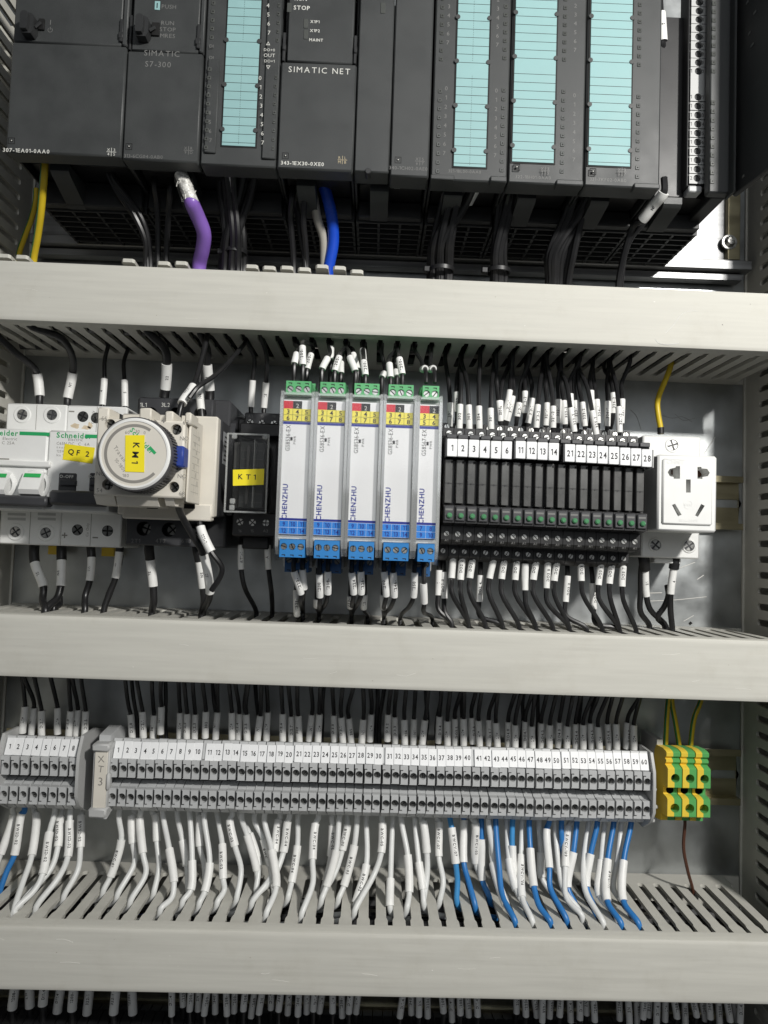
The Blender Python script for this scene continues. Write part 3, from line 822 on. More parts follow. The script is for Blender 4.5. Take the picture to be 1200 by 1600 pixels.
r, x0, x1 = breaker('white two-pole breaker with yellow QF2 label', -185.2)
for px, py in ((129.5, 651), (121, 828), (168, 829.5)): screw_in(r, px, py, 45, 3.0, wellm='void', m='screw_dark')
for px in (150.5, 186): screw_in(r, px, 653 if px < 160 else 655, 45, 3.0, wellm='void', m='screw_dark')
put(r, '-', 112, 641, 4, 'print_grey', 45, bold=1, wide=2); put(r, '+', 101, 836.5, 4.4, 'print_grey', 45, bold=1); put(r, '-', 149, 838, 4, 'print_grey', 45, bold=1, wide=2)
put(r, 'Cu Only', 145, 652, 1.5, 'print_grey', 45, ang=math.pi / 2); put(r, 'Cu Only', 136.5, 828, 1.5, 'print_grey', 45, ang=math.pi / 2)
for (px, py, ra, rb_) in ((118, 665.5, 2.5, 1.5), (134.5, 668, 2.6, 1.2), (140.5, 665, 1.4, 2.0)):
    X, Z = at(px, py, 45); poly = [(X + ra * (1 + .25 * math.sin(3 * t + px)) * math.cos(t), Z + rb_ * (1 + .2 * math.sin(4 * t)) * math.sin(t)) for t in [2 * math.pi * k / 16 for k in range(16)]]
    G().prism(poly, 44.9, 45.04, 'd').build('flux_stain', 'flux', r)
X, Z = at(88.5, 679.5, 68); text(r, 'Schneider', X, Z, 68, 3.0, 'print_green', bold=1, align='l'); X, Z = at(107, 686.5, 68); text(r, 'Electric', X, Z, 68, 1.7, 'print_grey', align='l')
plate(133, 152, 679, 684.5, 68, 68.1, 0).build('green_bar', 'print_green', r)
for s, y, h in (('C65N-DC  C  6A', 692.5, 1.6), ('0.4-6.0A', 699, 1.1), ('125V', 704.8, 1.4), ('Icu=10', 710.8, 1.4)):
    X, Z = at(88.5, y, 68); text(r, s, X, Z, 68, h, 'print_grey', align='l')
lb = slab([(101.5, 693.5), (148.5, 699.5), (144.5, 724.5), (98, 718)], 68.1); lo = lb.build('sticker', 'yellow', r)
put(lo, 'QF 2', 123, 707.5, 3.0, 'print_black', 68.25, ang=math.radians(-8 + 2), bold=1, gap=.35)
for p0, p1 in ((91, 119), (139, 160)):
    plate(p0, p1, 739, 768, 66, 68.6, .6).build('switch_window', 'charcoal', r)
    put(r, 'O-OFF', (p0 + p1) / 2 - 1, 744.5, 1.7, 'print_white', 68.6, bold=1)
    plate(p0 + 1, p1 - 1, 749, 759, 67, 70.4, .6).build('lever', 'charcoal', r)
plate(75, 160, 766.5, 789.5, 64, 78, 1.4).build('lever_bar', 'charcoal', r)
g = plate(80, 160, 789.5, 796, 60, 67.6, .5); g.build('lower_ledge', 'white', r)
for px in (76, 161):
    X, Z = at(px, 858, 20)
    g = G(); g.box(X - 4, X + 4, 8, 12, -13, -7.4, .4); g.build('rail_clip', 'gnd_yellow', r)

# ---- contactor
r = thing('contactor', 'black and cream contactor behind the round timer dial', 'contactor', (-113, 8, -6))
G().box(-140.5, -86, 8, 55, -5, 81.5, 1.2).build('body', 'charcoal', r)
G().box(-139.5, -85.6, 55, 79, 12.5, 66, .8).build('core', 'charcoal', r)
g = plate(196, 312, 803, 853, 54, 70, .8).build('terminal_block', 'charcoal', r)
for px, py in ((224.5, 826), (264, 827.5), (304, 829)):
    X, Z = at(px, py, 70)
    cut(g, G().cyl((X, 62, Z), (0, 1, 0), 4.0, 10, 20), 'void')
    h, w = G(), G(); crossscrew(h, w, X + .6, Z, 64.5, 3.0, random.uniform(0, 1)); s = h.build('screw', 'screw_dark', r); w.build('screw_well', 'void', s)
for s, px in (('2T1', 212), ('4T2', 251), ('6T3', 291)): put(r, s, px, 845, 2.3, 'print_dim', 70)
g = plate(216, 333, 622, 668, 50, 62, .8).build('terminal_block', 'charcoal', r)
for px in (236, 275, 313):
    X, Z = at(px, 646, 62); cut(g, G().cyl((X, 55, Z), (0, 1, 0), 3.6, 10, 18), 'void')
for s, px in (('1L1', 224), ('3L2', 259)): put(r, s, px, 632.5, 2.3, 'print_white', 62)
G().box(-138, -86.2, 79, 86.5, 11.5, 66, .8).build('cover', 'cream', r)
g = plate(191, 330, 786, 812, 80, 87.5, .7); g.build('cover_foot', 'cream', r)
for px in (238, 296): 
    X, Z = at(px, 792, 87.5); G().box(X - 3, X + 3, 87, 87.7, Z - 1, Z + 1.6, .2).build('slot', 'void', r)
g = plate(196, 217, 791, 803, 87, 87.65, .1); g.build('rating_plate', 'cream_panel', r)
# printed plate on its side
x = -85.55
g = G().box(x - .1, x + .08, 58, 74, 42, 60, 0); s = g.build('side_label', 'smoke_label', r)
q = G()
for k in range(6): q.box(x + .08, x + .14, 60 + (k % 2), 72 - (k % 3), 44 + 2.6 * k, 45 + 2.6 * k)
q.build('side_print', 'void', s)
g = G().prism([(14, 20), (54, 14), (58, 20), (60, 55), (54, 68), (30, 76), (14, 70)], -85.9, -82.8); g.build('coil_side', 'charcoal', r)

# ---- timer with dial
r = thing('timer_block', 'cream timer block with round grey dial and yellow KM1 sticker', 'timer', (-115, 87, 20))
TX0, TX1 = -137.3, -94.0
tb = G().box(TX0, TX1, 87.6, 116.5, 19.5, 57.5, 1.0).build('body', 'cream', r)
fp = G().box(TX0 - .2, TX1 - .4, 116, 122.5, 19, 57, .9).build('front', 'cream', r)
for px0, px1, y0, y1 in ((219, 238, 638, 656), (259, 272, 643, 657), (290, 300, 645, 660), (154, 172, 637, 656)):
    x0, x1, z0, z1 = rect(px0, px1, y0, y1, 120); G().box(x0, x1, 106, 121.5, z0 - 1, z1, .7).build('catch', 'cream', r)
for px0, px1, y0, y1 in ((182, 247, 772, 790), (258, 272, 776, 790), (149, 180, 774, 788)):
    x0, x1, z0, z1 = rect(px0, px1, y0, y1, 119); G().prism([(100, z1), (121.5, z1), (117, z0), (100, z0)], x0, x1).build('foot', 'cream', r)
for px, py in ((172, 663), (168, 757), (275.5, 671), (271.5, 761)):
    X, Z = at(px, py, 122.5); cut(fp, G().cyl((X, 118, Z), (0, 1, 0), 2.7, 8, 20))
    h, w = G(), G(); crossscrew(h, w, X, Z, 119.8, 2.3, random.uniform(0, 1)); s = h.build('screw', 'screw_dark', r); w.cyl((X, 118.1, Z), (0, 1, 0), 2.65, .2, 16); w.build('screw_well', 'void', s)
for s, px, py in (('55', 163, 654), ('67', 290.5, 660), ('NO', 288, 685), ('NO', 284.5, 744), ('NC', 157, 740), ('54', 155.5, 766), ('68', 284, 771), ('+', 256, 657.5)):
    put(r, s, px, py, 2.0 if s != '+' else 3.0, 'print_grey', 122.5, bold=1 if s == '+' else 0)
X0_, Z0_ = at(239, 658, 122.6); g = G(); g.prism([(X0_ - 3, Z0_ + .6), (X0_ + .8, Z0_ + .1), (X0_ + .7, Z0_ + 1), (X0_ + 3, Z0_ - .9), (X0_ + .5, Z0_ - 1.2), (X0_ + .6, Z0_ - .5), (X0_ - 3, Z0_ - .1)], 122.5, 122.6, 'd'); g.build('arrow_mark', 'print_grey', r)
# side plate with its print
g = G().box(TX1 - .2, TX1 + 1.2, 92, 117, 17.5, 60, .5); sp = g.build('side_plate', 'cream', r)
q = G()
for k in range(3): q.box(TX1 + 1.2, TX1 + 1.26, 98 + 4 * k, 98.25 + 4 * k, 22, 55)
for k in range(9): q.box(TX1 + 1.2, TX1 + 1.26, 97, 112, 23 + 3.6 * k, 23.3 + 3.6 * k)
for k in range(7): q.box(TX1 + 1.2, TX1 + 1.28, 99 + 4 * (k % 3), 101 + 4 * (k % 3), 27 + 3.9 * k, 29.3 + 3.9 * k)
q.build('side_print', 'print_pale', sp)
kx0, kx1, kz0, kz1 = rect(274, 288, 697, 730, 126)
g = G().box(kx0, kx1, 118, 127.5, kz0, kz1, .8).build('blue_key', 'blue_key', r)
KX, KZ = at(207.5, 708, 139); KR = 17.2
g = G(); g.cyl((KX, 122, KZ), (0, 1, 0), KR + .4, 12.5, 64, KR, cap=True)
for i in range(72):
    th = 2 * math.pi * i / 72; g.box(KX + KR - .3, KX + KR + .75, 123.5, 133, KZ - .22, KZ + .22, 0); g.turn((KX, 0, KZ), (0, 1, 0), th, len(g.v) - 8)
kn = g.build('dial', 'knob', r)
G().ring((KX, 132, KZ), (0, 1, 0), 15.4, 17.0, 5.5, 56, .8).build('dial_rim', 'white', kn)
G().ring((KX, 133, KZ), (0, 1, 0), 17.0, 17.6, 3.6, 56, .4).build('dial_edge', 'knob', kn)
G().cyl((KX, 133, KZ), (0, 1, 0), 15.5, 4.2, 56).build('dial_face', 'cream_panel', kn)
FDk = 137.2
g = G(); g.arc(KX, KZ, 12.6, 14.0, 58, 318, FDk + .06, 60); g.build('dial_scale', 'print_grey', kn)
q = G(); V = [('0', 66, 11), ('30', 84, 10.6), ('60', 110, 10.6), ('180', 252, 11)]
for s, an, rr in V:
    text(kn, s, KX + rr * math.cos(math.radians(an)), KZ + rr * math.sin(math.radians(an)), FDk, 1.5, 'print_grey', g=q)
text(kn, 'Travail', KX - 6.6, KZ - .2, FDk, 1.9, 'print_grey', ang=math.radians(-52), g=q); text(kn, '10-180s', KX - 6.2, KZ - 5.6, FDk, 1.6, 'print_grey', ang=math.radians(-50), g=q)
q.build('lettering', 'print_grey', kn)
text(kn, 'Schneider', KX + 3.4, KZ + 6.2, FDk, 2.3, 'print_green', ang=math.radians(-46), bold=1)
g = G(); g.box(KX + 6.4, KX + 10.6, FDk, FDk + .08, KZ + 1.4, KZ + 2.8); g.turn((KX + 8.2, 0, KZ + 2.0), (0, 1, 0), math.radians(46)); g.build('green_bar', 'print_green', kn)
g = slab([(196, 680), (226, 680), (225.5, 738), (195.5, 737)], FDk + .12); s = g.build('sticker', 'yellow', kn)
put(s, 'KM1', 212, 708, 2.9, 'print_black', FDk + .27, ang=math.radians(-92), bold=1, gap=.38)

# ---- timer relay in clear cover
r = thing('timer_relay', 'black relay socket with clear cover and yellow KT1 sticker', 'relay', (-68, 8, 0))
G().box(-82.5, -54.5, 8, 50, 2, 72, 1).build('socket', 'black', r)
plate(382, 438, 645, 664, 40, 52, .8).build('upper_terminals', 'charcoal', r)
plate(374, 440, 661, 682, 40, 60, .8).build('upper_step', 'black', r)
plate(362, 432, 800, 838, 40, 62, .8).build('lower_terminals', 'black', r)
plate(378, 420, 838, 858, 30, 50, .8).build('socket_foot', 'black', r)
for px, py in ((375, 815.5), (394.5, 816.5), (415.5, 817)): screw_in(r, px, py, 62, 1.9)
for px, py in ((391, 660), (409, 661), (428, 662)): screw_in(r, px, py, 52.3, 1.8)
for s, px in (('A1', 391), ('15', 409.5), ('18', 428)): put(r, s, px, 650, 1.7, 'print_dim', 52)
for s, px in (('16', 375), ('15', 394), ('A2', 415)): put(r, s, px, 829.5, 1.6, 'print_dim', 62)
cx0, cx1, cz0, cz1 = -81.3, -58.4, 14.5, 57.6
G().box(cx0 + 5.5, cx1 - 3.5, 50, 76, cz0 + 3, cz1 - 3, .6).build('relay_core', 'plc', r)
G().box(cx0 + 1.4, cx0 + 5.2, 50, 72, cz0 + 3, cz1 - 3, .5).build('relay_side', 'relay_smoke', r)
q = G()
for k in range(7): q.box(cx0 + 6.5, cx1 - 4.5, 75.9, 76.2, cz0 + 6 + 4.8 * k, cz0 + 6.5 + 4.8 * k)
q.box(cx0 + 10, cx0 + 11.5, 76, 78.5, cz0 + 5, cz1 - 6); q.build('core_ribs', 'relay_smoke', r)
G().box(cx1 - 8.2, cx1 - 7.9, 76, 84, cz0 + 3, cz1 - 3).build('cover_seam', 'clear_edge', r)
g = G(); g.box(cx0, cx1, 52, 85, cz0, cz1, 1.0); cv = g.build('cover', 'clear_smoke', r)
for (x0, x1, z0, z1) in ((cx0 - .1, cx0 + .9, cz0, cz1), (cx1 - .9, cx1 + .1, cz0, cz1), (cx0, cx1, cz0 - .1, cz0 + .9), (cx0, cx1, cz1 - .9, cz1 + .1)):
    G().box(x0, x1, 84.2, 85.3, z0, z1, .3).build('cover_edge', 'clear_edge', cv)
for px, py in ((366, 681), (414, 682), (363, 783), (362, 793)):
    x, z = at(px, py, 85); G().box(x - 1.4, x + 1.4, 83, 85.6, z - 1.5, z + 1.5, .5).build('cover_latch', 'clear_edge', cv)
s = slab([(364, 734), (413, 732.5), (412, 757.5), (364, 759)], 85.3).build('sticker', 'yellow', cv)
put(s, 'KT1', 386, 745, 2.7, 'print_black', 85.45, bold=1, gap=.45)

# ---- isolating barriers
def barrier(i, X0, W, n, nums, model, label):
    r = thing('isolating_barrier', label, 'signal isolator', (X0 + W / 2, 8, -14), 'clear-covered isolators with green and blue plugs')
    X1 = X0 + W
    G().box(X0 + .9, X1 - .9, 8, 106, -2, 74, .6).build('body', 'white', r)
    G().box(X0 + .9, X1 - .9, 8, 80, -14, 80, .6).build('rear_body', 'grey_term', r)
    g = G(); g.box(X0 + .1, X0 + .75, 30, 111.4, -10, 77); s1 = g.build('cover_side', 'clear', r)
    g = G(); g.box(X1 - .75, X1 - .1, 30, 111.4, -10, 77); g.build('cover_side', 'clear', r)
    g = G(); g.box(X0 + .8, X1 - .8, 110.4, 111, 1.8, 74.4); g.build('cover_front', 'clear', r)
    for x in (X0, X1 - 1.5):
        g = G(); g.prism([(106, -7), (111, -3), (112, 4), (112, 72), (110, 76.5), (106, 77)], x, x + 1.5); g.build('cover_edge', 'clear_edge', r)
    for z in (74.0, 1.0):
        G().box(X0 + 1.3, X1 - 1.3, 108.5, 111.6, z, z + 1.7, .3).build('cover_lip', 'clear_edge', r)
    l0, l1 = X0 + 1.5, X1 - (1.9 if n == 3 else 1.6); D = 108.6
    G().box(l0, l1, 105.5, D, 3.4, 72.2, 0).build('label', 'white_label', r)
    cols = ['red_cell', 'print_black', 'white_label'][:n]
    q = G(); qn = G(); qb = G()
    w = (l1 - l0) / n
    for k in range(n):
        G().box(l0 + w * k, l0 + w * (k + 1) - .05, D, D + .1, 67.6, 71.6).build('coloured_cell', cols[k], r)
        for j in (0, 1):
            z0 = 64.5 - 3.2 * j
            G().box(l0 + w * k + .08, l0 + w * (k + 1) - .08, D, D + .1, z0 + .08, z0 + 3.1).build('yellow_cell', 'yellow_cell', r)
            text(r, nums[0][j * n + k], l0 + w * (k + .5), z0 + 1.55, D + .1, 2.3, 'print_black', g=q, bold=1)
            z0 = 6.9 - 3.4 * j
            G().box(l0 + w * k + .08, l0 + w * (k + 1) - .08, D, D + .1, z0 + .08, z0 + 3.3).build('blue_cell', 'blue_cell', r)
            text(r, nums[1][j * n + k], l0 + w * (k + .5), z0 + 1.7, D + .1, 2.2, 'print_navy', g=qn, wide=.85, bold=1)
    text(r, '2', l0 + w * 1.5, 69.2, D + .1, 2.2, 'print_white', g=qb)
    q.box(l0, l1, D, D + .04, 61, 67.7); 
    q.build('lettering', 'print_black', r); qn.build('lettering', 'print_navy', r); qb.build('lettering', 'print_white', r)
    G().box(l0, l1, D, D + .1, 59.6, 60.9).build('navy_line', 'print_navy', r)
    G().box(l0, l1, D, D + .1, 10.4, 11.6).build('navy_line', 'print_navy', r)
    text(r, model, l0 + 2.6, 52.5, D, 2.2, 'print_black', ang=math.pi / 2, wide=.85)
    text(r, 'PWR', l0 + 6.1, 51.5, D, 1.3, 'print_black', ang=math.pi / 2)
    G().box(l0 + 3.9, l0 + 5.0, D, D + .1, 51.2, 53).build('lamp_mark', 'print_black', r)
    text(r, 'CHENZHU', l0 + 2.3, 19.8, D, 2.5, 'print_navy', ang=math.pi / 2, bold=1, gap=.12)
    # plugs: green pair above, blue pair below; screws look to the front, wires enter from the end
    cw = 4.25
    c0 = (l0 + l1) / 2 + .3 - cw * n / 2
    for (nm, m, D0, D1, z0, z1, up) in (('green_plug', 'conn_green', 86, 110.5, 74.6, 81.6, 1), ('green_plug', 'conn_green', 64, 84, 78.5, 86.5, 1),
                                        ('blue_plug', 'conn_blue', 88, 110.8, -8.2, 1.0, -1), ('blue_plug', 'conn_blue_deep', 62, 86, -16.5, -5.5, -1)):
        g = G(); p = G(); h = G(); wv = G()
        zs = z0 + (z1 - z0) * (.42 if up > 0 else .58)
        g.shell(c0, c0 + cw * n, D0, D1, z0, z1); g.add([(c0, D0, z0), (c0 + cw * n, D0, z0), (c0 + cw * n, D0, z1), (c0, D0, z1)], [(0, 1, 2, 3)])
        for k in range(n):
            cx = c0 + cw * (k + .5)
            g.hole(c0 + cw * k, c0 + cw * (k + 1), z0, z1, D1, cx, zs, 1.68, 2.4, 18)
            slotscrew(h, wv, cx, zs, D1 - 1.0, 1.5, random.uniform(0, 3))
            zz_ = z1 - 1.35 if up > 0 else z0 + .9
            p.box(cx - .9, cx + .9, D1, D1 + .05, zz_, zz_ + .45); p.box(cx + .5, cx + .9, D1, D1 + .05, zz_ - .45, zz_)
        o = g.build(nm, m, r); h.build('screw', 'screw' if D1 > 100 else 'screw_dark', o); wv.build('screw_well', 'void', o); p.build('notch', 'void', o)
    return r
BX = at(435.0, 720, 112)[0]
words5 = ['first', 'second', 'third', 'fourth']
for i in range(4):
    barrier(i, BX - .2 + 17.45 * i, 17.25, 3, (['3', '4', '5', '6', '7', '8'], ['9', '10', '11', '12', '13', '14']), 'GS8536-EX',
            'wide clear-covered signal isolator with green and blue plugs, %s from the timer relay' % words5[i])
barrier(4, BX + 17.45 * 4 - .4, 12.9, 2, (['3', '4', '5', '6'], ['7', '8', '9', '10']), 'GS8567-EX', 'narrow clear-covered signal isolator with two-way plugs, next to the slim relays')

# ---- slim interface relays
MK = [(706.5, 699.5, '1'), (723, 700, '2'), (740.5, 701, '3'), (757.5, 702, '4'), (775, 703, '5'), (792, 703.5, '6'), (813.5, 703, '11'), (831, 704, '12'), (848, 705, '13'), (865.5, 706, '14'),
      (890.5, 708, '21'), (907.7, 709, '22'), (925, 710, '23'), (942, 711, '24'), (959.5, 712, '25'), (977, 713.5, '26'), (994, 714.5, '27'), (1011, 716, '28')]
def relay_master():
    Xc = 40.4; r = thing('slim_relay', 'x', 'relay', (Xc, 8, -10), 'slim black relays with green lamps')
    a, b = Xc - 2.95, Xc + 2.95
    g = G(); g.prism([(8, -8), (52, -8), (56, -5), (56, 1), (72, 2), (74, 4), (74, 11.5), (80, 12.5), (84, 13), (84, 22.5), (78, 23.5), (78, 48), (84, 50), (86, 53), (86, 60), (70, 61), (68, 63), (68, 67.5), (55, 68), (55, 72.5), (40, 73.5), (8, 73.5)], a, b)
    g.build('base', 'relay_black', r)
    g = G(); g.box(a + .3, b - 1.35, 78, 82.5, 23.6, 47.8, .4); k = g.build('relay_case', 'relay_smoke', r)
    q = G(); q.box(a + .5, b - 1.6, 82.5, 82.7, 34.4, 34.8); q.cyl(((a + b) / 2 - .5, 82.5, 34.6), (0, 1, 0), .5, .3, 8); q.build('case_ridge', 'relay_black', k)
    q = G(); q.cyl((b - 2.0, 82.5, 46.3), (0, 1, 0), .7, .25, 12); q.build('case_pin', 'void', k)
    g = G(); g.box(a + .3, b - .3, 84, 85.2, 14, 22.2, .5); h = g.build('lamp_panel', 'charcoal', r)
    g = G(); g.cyl((Xc + .2, 85, 16.9), (0, 1, 0), 1.45, 1.6, 16, b=.6); g.build('green_lamp', 'led_green', h)
    q = G(); q.box(a + .9, b - 1.1, 85.2, 85.26, 19.6, 20.6); q.build('lamp_text', 'print_dim', h)
    for d, z, rr in ((74, 7.2, 1.45), (56, -2.4, 1.4)):
        h_, w_ = G(), G(); slotscrew(h_, w_, Xc, z, d + .35, rr, random.uniform(0, 3)); s = h_.build('screw', 'screw', r); w_.cyl((Xc, d - .1, z), (0, 1, 0), rr + .4, .16, 16); w_.build('screw_well', 'void', s)
    for d, z in ((68.2, 63.8), (55.2, 69.6)):
        h_, w_ = G(), G(); slotscrew(h_, w_, Xc + .3, z + .6, d + .2, 1.5, random.uniform(0, 3)); s = h_.build('screw', 'screw', r); w_.cyl((Xc + .3, d - .1, z + .6), (0, 1, 0), 1.9, .16, 16); w_.build('screw_well', 'void', s)
    g = G(); g.box(a + .2, b - .2, 85, 87.6, 58.6, 61, .3); g.build('marker_holder', 'charcoal', r)
    text(r, 'A1', Xc, 3.6, 74, 1.3, 'print_dim')
    return r
RM = relay_master()
RMS = [RM] + [copy_tree(RM, None, (6.19 * i, 0, -0.010 * 6.19 * i)) for i in range(1, 18)]
for i, (px, py, s) in enumerate(MK):
    r = RMS[i]
    nm = cardinal(int(s))
    r['label'] = 'slim black relay under the white marker printed %s' % nm
    X, Z = at(px, py, 88.2)
    mk = G().box(X - 2.75, X + 2.75, 86, 88.2, Z - 4.7, Z + 4.9, .25).build('number_marker', 'white_label', r)
    text(mk, s, X + .1, Z - .1, 88.2, 3.3, 'print_black', wide=.74, gap=.16, bold=1)
    if s in ('1', '11', '21'): 
        G().box(X - 3.6, X - 2.9, 80, 88.0, Z - 5.0, Z + 5.2, .2).build('marker_end', 'charcoal', r)
r = thing('marker_end_plate', 'small grey end plate closing the relay marker row', 'end plate', (152, 80, 50))
X, Z = at(1020.5, 717, 88); G().box(X - .5, X + .3, 78, 88.4, Z - 5.0, Z + 5.0, .2).build('plate', 'grey_marker', r)

# ---- power socket
r = thing('power_socket', 'white five-hole rail-mounted power socket', 'socket', (177, 8, -3))
bd = G().box(160, 195, 8, 45, -2.3, 71.3, .9).build('body', 'white', r)
G().box(157.6, 191.0, 44.5, 75, 12.8, 55.7, 1.1).build('front', 'white', r)
pan = rect(1035, 1113.5, 717.5, 820, 76)
pn = G().box(pan[0], pan[1], 74.5, 76.4, pan[2], pan[3], .8).build('panel', 'white', r)
def pxm(zx, zy): return (960 + zx * 240 / 1067, 640 + zy * 360 / 1600)
def cutpoly(pts): 
    c = [at(*pxm(x, y), 76.4) for x, y in pts]; return G().prism(c, 65, 80, 'd')
for poly in ([(456, 392), (456, 480), (412, 480), (412, 468), (385, 462), (370, 435), (385, 412), (425, 402), (428, 392)],
             [(577, 398), (605, 398), (605, 408), (645, 412), (662, 438), (650, 462), (612, 468), (612, 482), (577, 480)],
             [(498, 485), (530, 485), (530, 576), (498, 576)],
             [(400, 662), (422, 654), (467, 730), (442, 742)],
             [(603, 655), (628, 668), (580, 745), (560, 735)]):
    cut(pn, cutpoly(poly))
fr_ = [o for o in r.children if o.name.startswith('front')][0]
for poly in ([(456, 392), (456, 480), (412, 480), (412, 468), (385, 462), (370, 435), (385, 412), (425, 402), (428, 392)],
             [(577, 398), (605, 398), (605, 408), (645, 412), (662, 438), (650, 462), (612, 468), (612, 482), (577, 480)],
             [(498, 485), (530, 485), (530, 576), (498, 576)], [(400, 662), (422, 654), (467, 730), (442, 742)], [(603, 655), (628, 668), (580, 745), (560, 735)]):
    cut(fr_, cutpoly(poly))
q = G()
for px, py in ((1055, 738), (1092, 739)):
    X, Z = at(px, py, 66); q.cyl((X, 65.2, Z), (0, 1, 0), 2.2, 1.2, 14)
q.build('contacts', 'wire_brown', r)
X, Z = at(*pxm(512, 660), 76.4); g = G(); g.ring((X, 76.3, Z), (0, 1, 0), 2.2, 2.45, .22, 24); g.build('moulded_mark', 'white', r)
put(r, 'CCC', *pxm(512, 660), 1.3, 'white', 76.4, up=.18, bold=1); put(r, '10A-250V', *pxm(515, 770), 1.6, 'white', 76.4, up=.15, bold=1); put(r, 'CHNT', *pxm(425, 362), 2.3, 'white', 76.4, up=.18, bold=1)
screw_in(r, *pxm(403, 247), 45, 3.0, 4.6, wellm='charcoal')
screw_in(r, *pxm(285, 940), 45, 3.0, 4.4, wellm='charcoal'); screw_in(r, *pxm(517, 947), 45, 3.0, 4.4, wellm='charcoal')
X, Z = at(*pxm(490, 245), 45); g = G(); g.ring((X, 44.9, Z), (0, 1, 0), 1.8, 2.0, .2, 24); g.box(X - .1, X + .1, 45, 45.15, Z - 1.2, Z + 1.2); g.build('earth_mark', 'white', r)
G().box(170, 186, 20, 40, -5.5, -2.2, .5).build('rail_latch', 'white', r)

# ================================================================== terminal strip (third row)
def on_lean(g, start, pivot, ang): g.turn(pivot, (1, 0, 0), ang, start)
LEAN = math.radians(21)
def terminal_master(name, label, X, Zoff=0.0):
    r = thing(name, label, 'terminal block', (X, 8, -163), 'grey terminal blocks on the rail')
    a, b = X - 2.45, X + 2.45
    G().prism([(8, -163), (33, -163), (36, -162), (40, -158.5), (44.2, -156.2), (44.2, -146.0), (41, -144.8), (36, -143.6), (36, -140.3), (44.2, -139.2), (44.2, -129.2), (45.4, -128.4), (41.4, -118.8), (39.6, -118.8), (37, -126), (24, -128), (8, -128)], a, b).build('body', 'grey_term', r)
    for z0, z1, up in ((-139.4, -128.9, 1), (-155.8, -145.6, -1)):
        g = G(); g.shell(a + .05, b - .3, 44, 48, z0, z1); cz = z0 + (4.9 if up > 0 else 5.3)
        g.hole(a + .05, b - .3, z0, z1, 48, X + .15, cz, 2.02, 3.8, 16)
        f = g.build('clamp_face', 'grey_term', r)
        h, w = G(), G(); slotscrew(h, w, X + .15, cz - .2, 46.0, 1.45, random.uniform(0, 3)); w.cyl((X + .15, 44.25, cz), (0, 1, 0), 1.76, .15, 14)
        s = h.build('screw', 'screw_dark', f); w.build('screw_well', 'void', s)
        q = G(); x = a + .06
        if up > 0: q.box(x, x + .42, 47.9, 48.06, z0 + .3, z1 - 2.6); q.box(x, x + 1.7, 47.9, 48.06, z1 - 2.6, z1 - 2.15)
        else: q.box(x, x + .42, 47.9, 48.06, z0 + 2.0, z1 - .6); q.box(x, x + 1.7, 47.9, 48.06, z0 + 1.6, z0 + 2.05)
        q.build('slot_shade', 'void', f)  # raised black strips paint the shade of an L-shaped recess
    G().box(a + .2, b - .2, 36, 36.5, -143.4, -140.5).build('bridge_slot', 'charcoal', r)
    return r
def term_marker(r, px, py, s, word=None):
    X, Z = at(px, py, 44.3); w = 2.47
    Z += random.uniform(-.15, .15); g = G(); g.box(X - w, X + w, 43.6, 45.0, Z - 4.9, Z + 4.9, .15); g.turn((X, 44.3, Z), (1, 0, 0), LEAN); m = g.build('number_marker', 'white_label', r)
    g = G(); text(m, s, X, Z - .1, 45.0, 2.7, 'print_black', g=g, wide=.80, gap=.15, bold=1); g.turn((X, 44.3, Z), (1, 0, 0), LEAN); g.build('number', 'print_black', m)
TMX0 = at(178, 1200, 48)[0] - .15; TMX1 = at(1011.7, 1220, 48)[0] - .15
TP = (TMX1 - TMX0) / 59
TMS = [terminal_master('terminal_block', 'x', TMX0 + TP * q) for q in range(5)]
TM = TMS[0]
GS_ = [186, 328, 467, 608, 748, 884.5]; GE_ = [310, 452, 592, 730.5, 869, 1005.5]
TERM_X = []
TS = TMS + [copy_tree(TMS[i * 3 % 5], None, (TP * (i - i * 3 % 5), random.uniform(-.35, .35), 0.0042 * TP * i + random.uniform(-.18, .18))) for i in range(5, 60)]
for t_ in TS: t_.rotation_euler = (random.uniform(-.004, .004), 0, random.uniform(-.006, .006))
TSH = [copy_tree(TM, None, (at(ps, 1194 + ps * .03, 48)[0] - .15 - TMX0, random.uniform(-.2, .2), -.3)) for ps in (9, 24, 39, 56, 70.5, 85, 100, 115)]
for i in range(60):
    r = TS[i]
    r['label'] = 'grey terminal block printed %s in the long terminal strip' % cardinal(i + 1)
    q, k = divmod(i, 10); px = GS_[q] + (GE_[q] - GS_[q]) * k / 9
    term_marker(r, px, 1172 + (px - 186) * .0225, str(i + 1)); TERM_X.append(TMX0 + TP * i)
for k, (ps, pn) in enumerate(((9, 17), (24, 30), (39, 44.5), (56, 58.5), (70.5, 73), (85, 87), (100, 101.5), (115, 116))):
    r = TSH[k]
    r['label'] = 'grey terminal block printed %s in the short group beside the XT3 tag' % cardinal(k + 1)
    r['group'] = 'grey terminal blocks of the short group'
    term_marker(r, pn, 1165.5 + pn * .032, str(k + 1))
